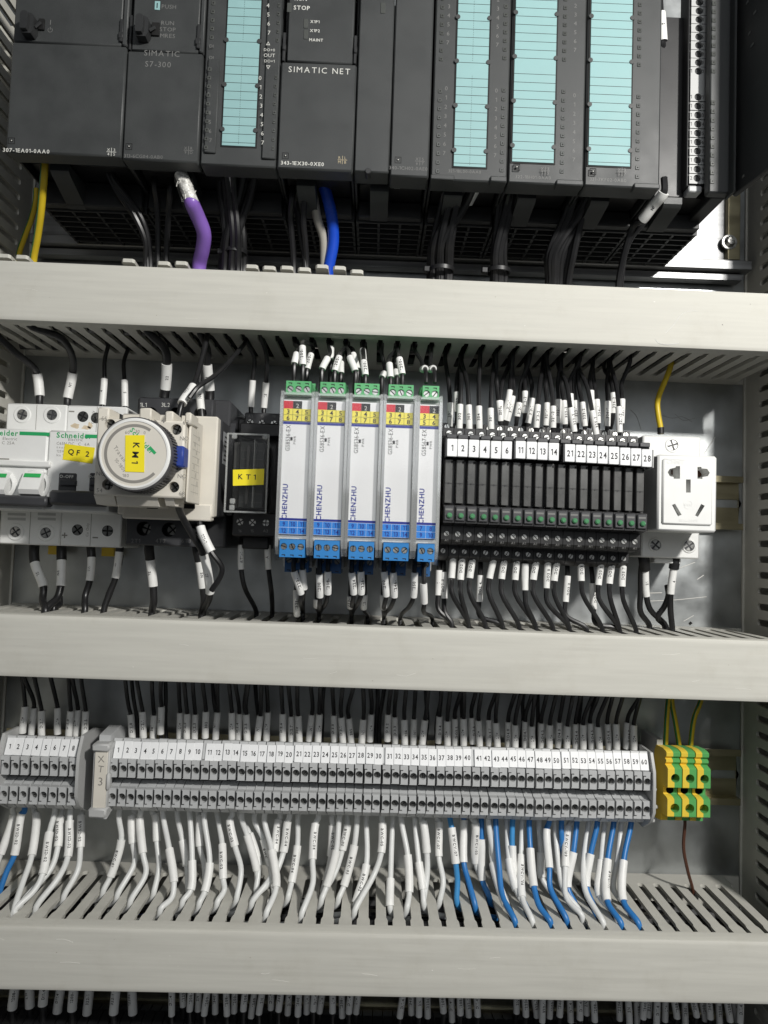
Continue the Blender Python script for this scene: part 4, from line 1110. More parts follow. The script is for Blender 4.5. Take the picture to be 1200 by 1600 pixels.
# end pieces
def end_plate(label, X, w, zoff=0):
    r = thing('end_plate', label, 'end plate', (X, 8, -164))
    G().prism([(8, -164), (34, -164), (46, -157), (50.5, -150), (50.5, -134), (50, -127), (45, -117), (26, -117), (8, -122)], X, X + w).build('plate', 'grey_marker', r)
    return r
end_plate('grey end plate closing the short terminal group', at(121, 1200, 48)[0], 1.8)
r = end_plate('grey end plate closing the long terminal strip by the earth terminals', at(1018.5, 1220, 48)[0], 1.6)
for z, w in ((-140, 3), (-150, 4), (-158, 2.2)):
    x = at(1019, 1220, 48)[0] + 1.6; G().box(x, x + w, 40, 44, z, z + 2.2, .6).build('plate_peg', 'grey_marker', r)
r = thing('end_bracket', 'grey rail clamp between the long strip and the earth terminals', 'end bracket', (at(1018, 1200, 20)[0], 8, -160))
x = at(1022, 1200, 30)[0]; G().prism([(8, -162), (18, -162), (22, -150), (22, -132), (34, -120), (34, -112), (8, -112)], x, x + 3.5).build('bracket_body', 'grey_term', r)
end_plate('pale end plate of the short group, cut by the picture edge', at(1, 1200, 48)[0] - 1.5, 1.6)
# XT3 tag holder
r = thing('strip_tag', 'grey tag holder with cream slip handwritten XT3', 'tag holder', (-153, 8, -165))
x0, x1, z0, z1 = rect(143, 169, 1161, 1277, 51)
G().prism([(8, -160), (30, -160), (46, -164), (46, -116), (30, -114), (8, -122)], x0 + 1.5, x1 - 1.5).build('holder_body', 'grey_term', r)
G().box(x0, x1, 44, 50.2, z0 + 5, z1 - 4, .5).build('frame', 'grey_marker', r)
G().box(x0 - .3, x1 + .3, 42, 53, z1 - 4.6, z1, 1.0).build('frame_head', 'grey_marker', r)
G().box(x0 - .6, x1 + .3, 40, 53, z0, z0 + 5.5, 1.0).build('frame_foot', 'grey_marker', r)
s = G().box(x0 + 1.4, x1 - 1.0, 50, 51.2, z0 + 5, z1 - 4.4, .15).build('paper_slip', 'cream', r)
for ch, py in (('X', 1186), ('T', 1201.5), ('3', 1221)): put(s, ch, 158 - (py - 1186) * .03, py, 3.8 if ch != '3' else 4.6, 'print_grey', 51.2, ang=random.uniform(-.1, .1))
g = G().box(x1 - 1.4, x1 + 1.2, 48, 52.3, -146, -136, 1.2); g.build('tag_catch', 'grey_marker', r)

# ---- earth terminals
ET_FACE = [(1043.5, 1066), (1066.8, 1089), (1089.8, 1111)]
names = ['first', 'second', 'third']
def earth(i, ref=None):
    x0 = at(ET_FACE[i][0], 1216, 52)[0]; x1 = at(ET_FACE[i][1], 1216, 52)[0] - .25
    r = thing('earth_terminal', 'yellow and green earth terminal, %s counted from the grey strip' % names[i], 'earth terminal', ((x0 + x1) / 2, 8, -163), 'yellow and green earth terminals')
    prof = [(31, -158), (36, -158), (38, -157.6), (42.5, -156.6), (42.5, -152.6), (46, -152.2), (51.6, -151.5), (52, -151), (52, -141.4), (50, -140.6), (45.5, -140.2), (45.5, -135.6), (51.6, -135.0), (52, -134.6), (52, -124.2), (51.2, -123.6), (47.5, -122.6), (49.3, -121), (49.3, -119.8), (47.4, -119), (49.6, -117.6), (49.8, -115.6), (48.6, -114.8), (44, -114.2), (34, -115), (31, -119)]
    xm = x0 + (x1 - x0) * .48
    G().prism([(8, -154), (31, -152), (31, -124), (8, -126)], x0 + 1.2, x1 - .3).build('rail_foot', 'gnd_green', r)
    for nm, m, a, b in (('yellow_half', 'gnd_yellow', x0, xm), ('green_half', 'gnd_green', xm + .01, x1)):
        o = G().prism(prof, a, b).build(nm, m, r)
        cc = (x0 + x1) / 2
        for z, rr, d0 in ((-129.4, 2.5, 44), (-146.4, 2.6, 45), ): cut(o, G().cyl((cc + .3, d0, z), (0, 1, 0), rr, 12, 22))
        cut(o, G().cyl((cc - .2, 38, -138.0), (0, 1, 0), 2.25, 12, 20), 'void')
    h, w = G(), G(); slotscrew(h, w, cc + .3, -129.4, 45.4, 2.2, .6 + i); s = h.build('screw', 'screw_dark', r); w.build('screw_well', 'void', s)
    G().cyl((cc + .3, 45.0, -146.4), (0, 1, 0), 2.5, .4, 18).build('clamp_floor', 'wire_brown' if i < 0 else 'gnd_yellow', r)
for i in range(3): earth(i)

# ================================================================== bottom row, mostly under the picture edge
def low_terminal(i, X, w, label):
    r = thing('terminal_block', label, 'terminal block', (X, 8, -330), 'black terminal blocks along the picture edge')
    G().prism([(8, -330), (46, -330), (48, -300), (46, -288), (40, -286.5), (24, -284), (22, -288), (8, -290)], X, X + w).build('body', 'black', r)
    return r
X = -226; i = 0
while X < 228:
    i += 1; w = 5.6
    low_terminal(i, X, w, 'black terminal block along the bottom edge, %s from the left' % ordinal(i)); X += 6.2

# ================================================================== wires
def spline(pts, n=5):
    P = [Vector(p) for p in pts]; out = []; idx = []
    for i in range(len(P) - 1):
        p0 = P[i - 1] if i else P[i] * 2 - P[i + 1]; p1 = P[i]; p2 = P[i + 1]; p3 = P[i + 2] if i + 2 < len(P) else P[i + 1] * 2 - P[i]
        idx.append(len(out))
        a = max((p1 - p0).length, 1e-3) ** .5; b = max((p2 - p1).length, 1e-3) ** .5; c = max((p3 - p2).length, 1e-3) ** .5
        t0, t1 = 0, a; t2 = t1 + b; t3 = t2 + c
        for k in range(n):
            t = t1 + b * k / n
            A1 = p0 * ((t1 - t) / (t1 - t0)) + p1 * ((t - t0) / (t1 - t0)); A2 = p1 * ((t2 - t) / (t2 - t1)) + p2 * ((t - t1) / (t2 - t1)); A3 = p2 * ((t3 - t) / (t3 - t2)) + p3 * ((t - t2) / (t3 - t2))
            B1 = A1 * ((t2 - t) / (t2 - t0)) + A2 * ((t - t0) / (t2 - t0)); B2 = A2 * ((t3 - t) / (t3 - t1)) + A3 * ((t - t1) / (t3 - t1))
            out.append(B1 * ((t2 - t) / (t2 - t1)) + B2 * ((t - t1) / (t2 - t1)))
    idx.append(len(out)); out.append(P[-1]); return out, idx
def wrap_text(parent, path, rs, s, h, m='print_black', down=True, twist=0.0, bold=1):
    if not down: path = path[::-1]
    L = [0]
    for i in range(1, len(path)): L.append(L[-1] + (path[i] - path[i - 1]).length)
    V, F, w = layout(s, h, bold, 1.0, .17); s0 = (L[-1] - w) / 2; pts = []
    for x, y in V:
        t = min(max(s0 + x, 0), L[-1] - 1e-4); i = max(k for k in range(len(L) - 1) if L[k] <= t)
        f = (t - L[i]) / max(L[i + 1] - L[i], 1e-6); c = path[i].lerp(path[i + 1], f); u = (path[i + 1] - path[i]).normalized()
        ub = Vector((u.x, -u.y, u.z)); nb = Vector((0, -1, 0)); nb = (nb - ub * nb.dot(ub)).normalized(); vb = nb.cross(ub)
        ph = (y - h / 2) / rs + twist; q = nb * math.cos(ph) + vb * math.sin(ph)
        pts.append(c + Vector((q.x, -q.y, q.z)) * (rs + .05))
    if pts: G().add(pts, F).build('lettering', m, parent)
def wire(pts, r, m, label, cat='wire', group=None, sleeves=(), name='control_wire', boot=None, nseg=8, sub=5, stripe=None):
    """sleeves: (i, j, text, radius, down[, material])"""
    path, idx = spline(pts, sub)
    o = G().tube(path, r, nseg).build(name, m, None, label, cat, group)
    for sl in sleeves:
        i, j, tx, rs = sl[:4]; dn = sl[4] if len(sl) > 4 else True; mm = sl[5] if len(sl) > 5 else 'sleeve'
        pp = path[idx[i]:idx[j] + 1]
        s = G().tube(pp, rs, 12).build('sleeve', mm, o)
        if tx: wrap_text(s, pp, rs, tx, min(1.55, rs * .9), down=dn, twist=random.uniform(-.45, .45))
    if boot:
        for i, j, rb in boot: G().tube(path[idx[i]:idx[j] + 1], rb, 12).build('boot', 'black', o)
    if stripe:
        q = [p + Vector(stripe[1]) * r * .62 for p in path]; G().tube(q, r * .55, 8).build('stripe', stripe[0], o)
    return o
def snap(X, ph): return ph + PIT * round((X - ph) / PIT)
def drop(px, py, Zp, ph, tilt, inward, lo=19, hi=70):
    """where a wire slips through a duct slot: crossing point and the run inside"""
    X, D = atz(px, py, Zp); X, D = atz(px, py, Zp + tilt * X)
    D = min(max(D, lo), hi); Xs = snap(X, ph); z = Zp + tilt * Xs
    return [(Xs, D, z + inward * 2.5), (Xs, D, z - inward * 3), (Xs + random.uniform(-2, 2), D - 5, z - inward * 9), (Xs + random.uniform(-8, 8), D - 8, z - inward * 15)]
def xt(sc, ox, oy):
    return lambda x, y: (ox + x * sc, oy + y * sc)

# ---- black wires into the top of the terminal strip
S5, S6, S7 = xt(1 / 3, 0, 1060), xt(1 / 3, 380, 1060), xt(.36667, 760, 1060)
A = [(118,130,105,255),(160,138,147,265),(195,150,195,268),(270,137,270,260),(332,152,322,272),(365,147,357,268),(402,153,397,273),(612,168,622,290),(668,155,672,278),(722,172,717,290),(757,132,753,260),
     (845,160,842,280),(877,165,875,290),(915,168,912,290),(965,155,962,278),(1020,158,1010,283),(1087,160,1087,285),(1122,165,1118,293),(1155,168,1158,295)]
B = [(12,168,22,295),(80,175,65,298),(115,158,108,290),(185,165,185,293),(225,177,225,303),(258,175,263,307),(322,170,308,292),(357,168,350,297),(425,172,427,295),(460,182,467,305),(495,187,507,312),(563,192,555,312),(600,167,593,295),
     (680,168,675,293),(710,180,712,305),(755,192,757,318),(800,190,797,313),(852,195,838,318),(920,178,915,302),(957,200,957,318),(992,188,992,313),(1033,188,1033,313),(1070,183,1075,305),(1103,197,1108,318)]
C_ = [(10,175,10,285),(40,188,47,295),(93,185,92,293),(122,198,122,303),(165,183,165,293),(193,203,195,305),(233,190,233,298),(270,198,268,303),(310,187,305,293),(345,203,342,303),(380,193,380,303),(412,197,412,303),(442,190,447,298),(475,205,483,312),(515,193,522,300),(553,193,555,303),(600,187,595,298),(628,198,628,310)]
TX = ['L1+', 'N1', 'DI2.1', 'L1+', 'DI2.0', 'L1+', 'DI2.5', 'DI2.0', 'DI2.1', '301', 'N1', 'L1+', 'DI2.2', 'DI2.3', '302', 'N1', 'L1+', 'DI2.4', 'DI2.5', '303', 'N1', 'L1+', 'DI2.6', 'DI2.7', '304', 'N1', 'L1+', 'DI3.0', 'DI3.1', '305', 'N1', 'L1+', 'DI3.2', 'DI3.3', '306', 'N1', 'L1+', 'DI3.4', 'L1+', 'DO3.5', 'L1+', 'DI3.6', 'L1+', 'DI3.7', 'L1+', 'DO4.0', 'L1+', 'DO4.1', 'L1+', 'DO4.2', 'L1+', 'DO4.3', 'L1+', 'DO4.4', 'L1+', 'DO4.5', 'L1+', 'DO4.6', 'L1+', 'DO4.7', 'L1+']
rows = [(S5(a, b), S5(c, d)) for a, b, c, d in A] + [(S6(a, b), S6(c, d)) for a, b, c, d in B] + [(S7(a, b), S7(c, d)) for a, b, c, d in C_]
for n, ((a, b), (c, d)) in enumerate(rows):
    D = 27 if n % 2 == 0 else 23
    p1 = P3(a, b, D); p2 = P3(c, d, D)
    xs = p1[0] + random.uniform(-2.5, 4.5); zb = Z2T - H2
    pts = [(xs, 42 + random.uniform(-6, 6), zb + 8), (xs * .7 + p1[0] * .3, 39, zb - 5), (p1[0] + (p1[0] - p2[0]) * .35, D + 2, p1[2] + 5), p1, p2, (p2[0] + (p2[0] - p1[0]) * .2, D - 2, p2[2] - 3.5), (p2[0], D - 4, p2[2] - 9)]
    wire(pts, 1.28, 'wire_black', 'black wire with white sleeve above the terminal strip, %s from the left' % ordinal(n + 1), group='black wires above the grey terminals',
         sleeves=[(3, 4, TX[n % len(TX)], 2.1, False)])
# a few sleeveless black wires standing behind them
for n, px in enumerate((212, 262, 336, 402, 505, 590, 598, 665, 688, 720, 815, 838, 905, 925)):
    x, z = at(px, 1090, 22)
    wire([(x + random.uniform(-3, 3), 34, Z2T - H2 + 8), (x, 26, z), (x + random.uniform(-2, 2), 20, z - 16), (x + random.uniform(-1, 1), 18, z - 38)], 1.25, 'wire_black',
         'plain black wire behind the sleeves above the terminals, %s from the left' % ordinal(n + 1), group='plain black wires behind the terminal strip')

# ---- white and blue wires from the terminal strip into the lower duct
W = [
 (5,'w',[(64,622),(50,650),(5,830),(-40,960)],1,2,''),(5,'b',[(108,620),(100,640),(70,835),(40,905),(0,985)],1,2,'BWSD-02'),(5,'w',[(160,620),(160,642),(140,830),(95,970),(40,1090)],1,2,''),
 (5,'w',[(252,620),(243,725),(205,905),(165,1000),(80,1095)],1,2,'BWSD-02'),(5,'w',[(292,620),(290,640),(270,790),(235,890),(130,1050)],1,2,'BWSD-02'),(5,'w',[(336,622),(335,660),(318,845),(285,930),(205,1065)],1,2,'BWSD-02'),(5,'w',[(386,622),(385,640),(380,795),(365,900),(305,1015)],1,2,'BWSD-02'),
 (5,'w',[(567,635),(566,762),(520,930),(498,990)],1,2,'BWC-01'),(5,'w',[(623,635),(625,642),(630,770),(618,870),(560,1010)],1,2,''),(5,'w',[(658,635),(660,650),(680,815),(675,920),(630,1040)],1,2,''),(5,'w',[(712,635),(715,642),(730,765),(747,890),(738,1000)],1,2,''),
 (5,'w',[(758,635),(798,793),(815,965),(800,1030),(755,1080)],1,2,''),(5,'w',[(833,640),(858,765),(875,880),(860,1000)],1,2,''),(5,'w',[(880,640),(902,860),(885,990),(865,1045)],1,2,''),(5,'w',[(925,640),(928,652),(940,780),(958,880),(950,1000)],1,2,''),
 (5,'w',[(958,640),(980,868),(963,1005),(935,1055)],1,2,''),(5,'w',[(1008,640),(1040,768),(1055,940),(1048,1005),(1020,1050)],1,2,'BWC-02'),(5,'w',[(1083,642),(1085,655),(1105,785),(1133,900),(1120,1030)],1,2,'BWC-03'),(5,'w',[(1128,645),(1160,735),(1205,890),(1200,1000)],1,2,''),
 (6,'w',[(-8,660),(20,735),(65,895),(65,985)],1,2,''),(6,'w',[(60,660),(100,752),(125,880),(120,990)],1,2,'BWC'),(6,'w',[(105,660),(135,800),(150,990),(128,1100)],1,2,''),(6,'w',[(168,650),(165,672),(153,815),(128,920),(35,1050)],1,2,'BWC-04'),
 (6,'w',[(218,650),(215,672),(195,820),(145,930),(70,1040)],1,2,'BWC-04'),(6,'w',[(262,655),(258,787),(228,960),(213,1025)],1,2,'BWC-04'),(6,'w',[(346,655),(345,672),(325,845),(320,960),(278,1105)],1,2,'BWC-04'),(6,'w',[(422,655),(420,680),(403,830),(385,930),(365,1000)],1,2,'BWC-05'),
 (6,'w',[(457,655),(435,800),(388,970),(358,1040)],1,2,''),(6,'w',[(495,655),(490,690),(470,810),(440,910),(365,1030)],1,2,'BWC-05'),(6,'w',[(537,655),(520,788),(472,985),(442,1035)],1,2,'BWC-05'),(6,'w',[(582,655),(572,868),(532,1025),(520,1060)],1,2,'BWC-05'),
 (6,'w',[(658,655),(655,675),(640,810),(610,920),(518,1090)],1,2,'BWC-05'),(6,'w',[(706,660),(698,945),(682,1035),(672,1075)],1,2,''),(6,'w',[(746,660),(768,818),(782,1000),(758,1080)],1,2,''),(6,'w',[(797,660),(830,860),(842,985),(835,1060)],1,2,''),(6,'w',[(842,660),(845,672),(855,810),(862,920),(833,1050)],1,2,''),
 (6,'w',[(908,660),(910,680),(925,835),(932,950),(913,1045)],1,2,'BWCV-07'),(6,'p',[(965,660),(970,700),(992,860),(998,950),(993,1045)],1,2,'BWCV-07'),(6,'b',[(1034,655),(1035,672),(1041,865),(1050,950),(1092,1070)],1,2,''),(6,'w',[(1082,660),(1085,680),(1095,860),(1120,1000)],1,2,'BWCV-03'),
 (6,'b',[(1110,655),(1110,752),(1128,945),(1150,1030)],1,2,''),(6,'w',[(1154,660),(1178,865),(1200,960),(1215,1040)],1,2,''),
 (7,'w',[(14,612),(32,792),(85,960),(110,1040)],1,2,''),(7,'b',[(40,612),(48,790),(70,930),(110,1050)],0,0,''),(7,'w',[(88,612),(98,760),(125,900),(160,1030)],1,2,''),(7,'p',[(114,612),(117,713),(122,890),(150,990)],1,2,''),
 (7,'w',[(152,612),(143,752),(150,930),(190,1040)],1,2,'BWCV-106'),(7,'b',[(186,612),(182,722),(205,895),(230,960),(262,1045)],1,2,''),(7,'w',[(229,612),(232,748),(240,850),(262,950)],1,2,''),(7,'b',[(262,612),(260,640),(262,810),(278,900),(332,1035)],1,2,''),
 (7,'w',[(294,612),(300,760),(330,900),(360,1000)],0,0,''),(7,'b',[(328,612),(322,660),(332,760),(350,930)],0,0,''),(7,'w',[(360,620),(355,640),(330,800),(345,930),(390,1020)],1,2,'BWCV-109'),(7,'b',[(392,612),(365,738),(345,885),(370,975)],1,2,''),
 (7,'w',[(436,612),(412,750),(418,900),(450,990),(490,1050)],0,0,''),(7,'b',[(466,612),(438,745),(425,885),(450,990)],1,2,''),(7,'w',[(506,612),(483,775),(488,930),(520,1020)],1,2,''),(7,'b',[(543,612),(514,778),(512,950),(535,1010),(572,1065)],1,2,'BWC-111'),
 (7,'w',[(582,612),(550,770),(548,900),(570,980)],0,0,''),(7,'b',[(614,612),(580,775),(580,955),(605,1000),(655,1072)],1,2,'')]
ZF = {5: S5, 6: S6, 7: S7}; CM_ = {'w': 'wire_white', 'b': 'wire_blue', 'p': 'wire_blue_pale'}; CN = {'w': 'white', 'b': 'blue', 'p': 'pale blue'}
cnt = {}
for n, (zz_, col, pts, i, j, tx) in enumerate(W):
    pp = [ZF[zz_](*p) for p in pts]
    D0 = 30 if n % 2 else 25; y0 = pp[0][1]; y1 = pp[-1][1]
    Xe, De = atz(pp[-1][0], pp[-1][1], Z3T - 1.3); De = min(max(De, 22), 66); Xs = snap(Xe, P3T); pl = Z3T - 1.3 + T3 * Xs
    X0, Z0 = at(*pp[0], D0); path = [(X0, D0, Z0 + 7)]
    for (x, y) in pp[:-1]:
        fr = (y - y0) / max(y1 - y0, 1); D = D0 + (De - D0) * fr ** 1.2; X, Z = at(x, y, D)
        if Z > pl + 4: path.append((X + random.uniform(-1.0, 1.0), D + random.uniform(-2.2, 2.2), Z + random.uniform(-.8, .8)))
        else: j = min(j, len(path) - 1)
    sd = 1 if Xs > path[-1][0] + 1 or (abs(Xs - path[-1][0]) <= 1 and random.random() < .5) else -1
    path += [(Xs, De, pl + 1), (Xs + sd * .9, De, pl - 3), (Xs + sd * 5, De - 3, pl - 6.5), (Xs + sd * 14, De - 5, pl - 9)]
    cnt[col] = cnt.get(col, 0) + 1; wn = CN[col]
    lab = '%s %s wire below the terminal strip, %s %s from the left' % ('sleeved' if j else 'sleeveless', wn, ordinal(cnt[col]), wn)
    wire(path, 1.66, CM_[col], lab, group='%s field wires below the terminals' % wn, sleeves=[(i + 1, max(j + 1, i + 2), tx, 2.42, True)] if j else [], sub=6, nseg=10, name='field_wire')

# ---- slim relay wires, above
R5, R6 = xt(1 / 3, 400, 380), xt(.35, 780, 420)
RT = [R5(*p[:2]) + R5(*p[2:]) for p in [(910,750,910,860),(940,700,943,790),(957,757,953,872),(997,760,1000,873),(1045,765,1047,870),(1100,775,1102,872),(1138,740,1147,835),(1190,690,1165,830)]]
RT += [R6(*p[:2]) + R6(*p[2:]) for p in [(5,590,5,680),(60,570,35,680),(90,600,80,660),(115,548,115,645),(147,580,128,690),(172,608,165,710),(213,600,208,700),(240,615,240,710),(265,585,262,690),(288,590,293,695),(318,622,335,728),(340,590,347,690),(370,597,382,703),(415,635,433,740),(435,585,440,690),(485,593,482,703),(508,555,508,645),(533,617,537,730),(549,583,545,690),(318,560,322,640),(410,545,412,640)]]
RTX = ['301', '302', '302', '303', '304', '301', '305', '311-1', '311-2', '311-1', '312-1', '312-2', '313-1', '313-2', '321-1', '321-2', '322-1', '322-2', '322-2', '323-1', '323-2', '325-2', '324-1', '326-1', '326-2', '327-2', '327-1', '314-1', '325-1']
RT_ = sorted(zip(RT, RTX), key=lambda q: q[0][0])
zsl = Z1B + 1.5
for n, ((a, b, c, d), tx) in enumerate(RT_):
    D = 66 if d > 668 else 54
    p1 = P3(a, b, D); p2 = P3(c, d, D)
    # from the slot in the duct's underside
    Dx = 46 + random.uniform(-8, 10); xs = snap(p1[0] * 1.0 + (p1[0] - p2[0]) * .5 + random.uniform(-1, 4) * (1 if p1[0] > 60 else .3), P1); z = zsl + T1 * xs
    pts = [(xs + random.uniform(-4, 4), Dx - 6, z + 14), (xs, Dx, z + 3), (xs, Dx + 1, z - 3), (p1[0] * .75 + xs * .25 + (p1[0] - p2[0]) * .3, D - 4, p1[2] + (z - p1[2]) * .42), p1, p2, (p2[0] + (p2[0] - p1[0]) * .2, D - .5, p2[2] - 3.2), (p2[0], D - 4, p2[2] - 8.5)]
    wire(pts, 1.3, 'wire_black', 'black wire with white sleeve above the slim relays, %s from the left' % ordinal(n + 1), group='black wires above the slim relays', sleeves=[(4, 5, tx, 1.85, False)])

# ---- slim relay wires, below
RB = xt(.29167, 670, 640)
Q = [(55,860,50,995,'1'),(80,870,82,1012,'DO2 0'),(133,760,122,903,''),(182,768,170,912,'DO2 2'),(240,765,220,903,'DO2 3'),(277,887,270,1030,'DO2 4'),(355,768,325,905,''),(410,770,390,908,'DO2 7'),(475,775,462,913,'DO1 0'),(517,825,515,968,''),(582,775,560,912,'DO1 2'),(638,815,630,957,'DO3 0'),(692,783,672,918,'DO3 1'),
     (743,890,732,1030,'DO3 2'),(815,780,817,918,'DO3 3'),(878,930,883,1070,'DO3 4'),(925,805,908,940,'DO3 5'),(985,793,967,933,'DO3 6'),(1043,808,1035,948,'DO3 7')]
for n, (a, b, c, d, tx) in enumerate(Q):
    D = 52 if b < 850 else 46
    u = RB(a, b); v = RB(c, d); p1 = P3(*u, D); p2 = P3(*v, D)
    e = RB(c + 78 + (15 if n > 10 else 0), 1165 + n * 2.1)
    inn = drop(e[0], e[1], Z2T - 2.2, P2, T2, 1, 30, 72)
    f = (p2[0] + (p2[0] - p1[0]) * .3 + .2, D + 3, p2[2] - 8)
    pts = [(p1[0] + (p1[0] - p2[0]) * .2, D - 4, p1[2] + 12), (p1[0] + (p1[0] - p2[0]) * .15, D - 1, p1[2] + 5), p1, p2, f] + inn
    wire(pts, 1.42, 'wire_black', 'black wire with white sleeve below the slim relays, %s from the left' % ordinal(n + 1), group='black wires below the slim relays', sleeves=[(2, 3, tx, 2.05, False)])

# ---- isolator wires, above
Q = [(190,520,180,565,0),(218,487,220,572,1),(258,522,240,590,1),(352,490,350,545,0),(335,540,310,590,0),(390,535,370,600,1),(398,560,398,610,0),(440,535,465,600,0),(455,520,475,590,0),(505,555,512,620,1),(500,500,505,550,1),(625,567,630,630,0),(672,542,685,615,1),(655,600,660,625,0),(600,610,590,630,0)]
for n, (a, b, c, d, big) in enumerate(Q):
    D = 98 if n not in (2, 3, 6, 8, 10, 13, 14) else 74
    u = R5(a, b); v = R5(c, d); p1 = P3(*u, D - 3); p2 = P3(*v, D)
    xs = snap(p1[0], P1); z = zsl + T1 * xs; Dx = 60
    pts = [(xs, Dx - 8, z + 12), (xs, Dx, z + 2), (xs, Dx + 6, z - 3), (p1[0] + (p1[0] - p2[0]) * .3, D - 10, p1[2] + 5), p1, p2, (p2[0] * .8 + (p2[0] + (p2[0] - p1[0]) * .3) * .2, D + .5, p2[2] - 3), (p2[0], D, p2[2] - 8), (p2[0], D - 2, min(p2[2] - 12, 80))]
    wire(pts, 1.15, 'wire_black', 'black wire with white sleeve above the isolators, %s from the left' % ordinal(n + 1), group='black wires above the isolators', sleeves=[(4, 5, '1200-' if big else '', 1.85, False)])
for n, (x0, x1) in enumerate(((785, 797), (822, 838))):
    p = [P3(*R5(x1, 655), 98), P3(*R5(x1, 625), 97), P3(*R5((x0 + x1) / 2 + 2, 588), 93), P3(*R5(x0 - 4, 592), 86), P3(*R5(x0 - 6, 560), 80)]
    xs = snap(p[-1][0], P1); p += [(xs, 66, Z1B - 2), (xs, 58, Z1B + 5), (xs, 52, Z1B + 13)]
    wire(p, 1.15, 'wire_black', 'black wire bent over into the narrow isolator plug, %s of two' % ordinal(n + 1), group='black wires above the isolators', sleeves=[(2, 3, '', 1.85)])
# ---- isolator wires, below
RG = xt(.31667, 320, 600)
Q = [(440,925,475,1035,'1220-',98),(482,915,490,1010,'',88),(452,1015,455,1140,'1223-',70),(565,940,568,1050,'1200',98),(607,925,607,1035,'1208-',98),(552,1060,552,1095,'',72),(725,930,735,1035,'1224',98),(770,925,772,1035,'1226-',98),(718,1045,718,1100,'1223-',72),(787,1040,785,1105,'12',72),(885,925,895,1045,'1240',98),(930,930,935,1050,'1246-',98),(880,1040,882,1105,'1226',72),(1035,930,1030,1050,'1250',98),(1080,985,1083,1080,'',98)]
for n, (a, b, c, d, tx, D) in enumerate(Q):
    u = RG(a, b); v = RG(c, d); D = min(D, 90); p1 = P3(*u, D); p2 = P3(*v, D - 4)
    dx = [-15, -20, 25, -12, -30, -5, -20, -45, 5, 20, -25, -35, 5, -45, -10][n]
    e = RG(c + dx, 1160); inn = drop(e[0], e[1], Z2T - 2.2, P2, T2, 1, 34, 70)
    X, Z = at(c * .31667 + 320 + dx * .1, 600 + (d + 40) * .31667, D - 6)
    pts = [(p1[0], D - 2, -6), (p1[0] + (p1[0] - p2[0]) * .1, D, p1[2] + 3), p1, p2] + ([(X, D - 8, Z)] if d < 1090 else []) + inn
    wire(pts, 1.25, 'wire_black', 'black wire with white sleeve below the isolators, %s from the left' % ordinal(n + 1), group='black wires below the isolators', sleeves=[(2, 3, tx, 1.9, False)])

# ---- wires of breakers, contactor and timer relay
L4, L1_ = xt(.35, 0, 380), xt(.28333, 0, 600)
def topwire(pts, D, r, rs, s, tx, label, boot=False, Dx=50):
    q = [L4(*p) for p in pts]; X, Dd = atz(q[0][0], q[0][1], zsl); xs = snap(at(q[0][0], q[0][1], min(max(Dd, 20), 70))[0], P1) if r < 2 else at(q[0][0], q[0][1], Dx)[0]
    z = zsl + T1 * xs; Dd = min(max(Dd, 22), 68)
    path = [(xs, Dd - 4, z + 14), (xs, Dd, z + 1.5)]
    for k, p in enumerate(q[1:]):
        f = (k + 1) / (len(q) - 1); path.append(P3(*p, Dd + (D - Dd) * min(1, f * 1.6)))
    e = path[-1]; path.append((e[0], e[1] - 2, e[2] - 8))
    return wire(path, r, 'wire_black', label, sleeves=[(s + 1, s + 2, tx, rs, False)], boot=[(s + 2, s + 3, rs * .95)] if boot else None, nseg=12)
topwire([(5, 385), (60, 480), (140, 545), (165, 582), (177, 682), (176, 712)], 34, 2.1, 2.9, 3, '', 'thick black wire into the end breaker beside the side duct')
topwire([(190, 378), (275, 425), (322, 505), (325, 578), (302, 692), (300, 718)], 34, 2.1, 2.9, 3, 'N1', 'thick black wire with sleeve N1 into the end breaker')
topwire([(462, 462), (468, 520), (466, 606), (457, 722), (456, 740)], 36, 1.25, 2.05, 2, '4', 'thin black wire into the first pole of breaker QF2')
topwire([(545, 478), (553, 530), (556, 614), (558, 730), (558, 745)], 36, 1.25, 2.05, 2, '5', 'thin black wire into the second pole of breaker QF2')
topwire([(695, 400), (735, 470), (745, 538), (738, 652), (732, 690), (730, 715)], 44, 2.4, 3.1, 2, '22', 'thick black wire with boot into the contactor top', True)
topwire([(925, 405), (925, 470), (925, 543), (937, 658), (936, 700), (936, 720)], 50, 2.1, 2.9, 2, 'N', 'thick black wire with boot at the far contactor pole', True)
topwire([(912, 405), (900, 520), (890, 640), (898, 745), (902, 790), (902, 800)], 80, 1.3, 2.2, 2, 'N6', 'black wire with sleeve N6 running down to the timer coil', True)
topwire([(905, 400), (895, 540), (862, 640), (812, 716), (798, 780), (797, 795)], 104, 1.5, 2.4, 2, '111-1', 'black wire with slanting sleeve into the timer block')
p = [P3(*L4(1090, 450), 60), P3(*L4(1040, 510), 74), P3(*L4(960, 590), 92), P3(*L4(880, 645), 103), P3(*L4(845, 690), 105)]
wire([(snap(p[0][0], P1), 52, zsl + 12), (snap(p[0][0], P1), 56, zsl + 1)] + p, 1.35, 'wire_black', 'black wire crossing diagonally from duct to timer block')
topwire([(1088, 440), (1135, 510), (1128, 612), (1120, 732), (1120, 760)], 46, 1.3, 2.0, 2, '', 'black wire into terminal A1 of the timer relay')
topwire([(1160, 420), (1190, 500), (1188, 622), (1178, 735), (1177, 762)], 46, 1.3, 2.0, 2, '15', 'black wire into terminal fifteen of the timer relay')
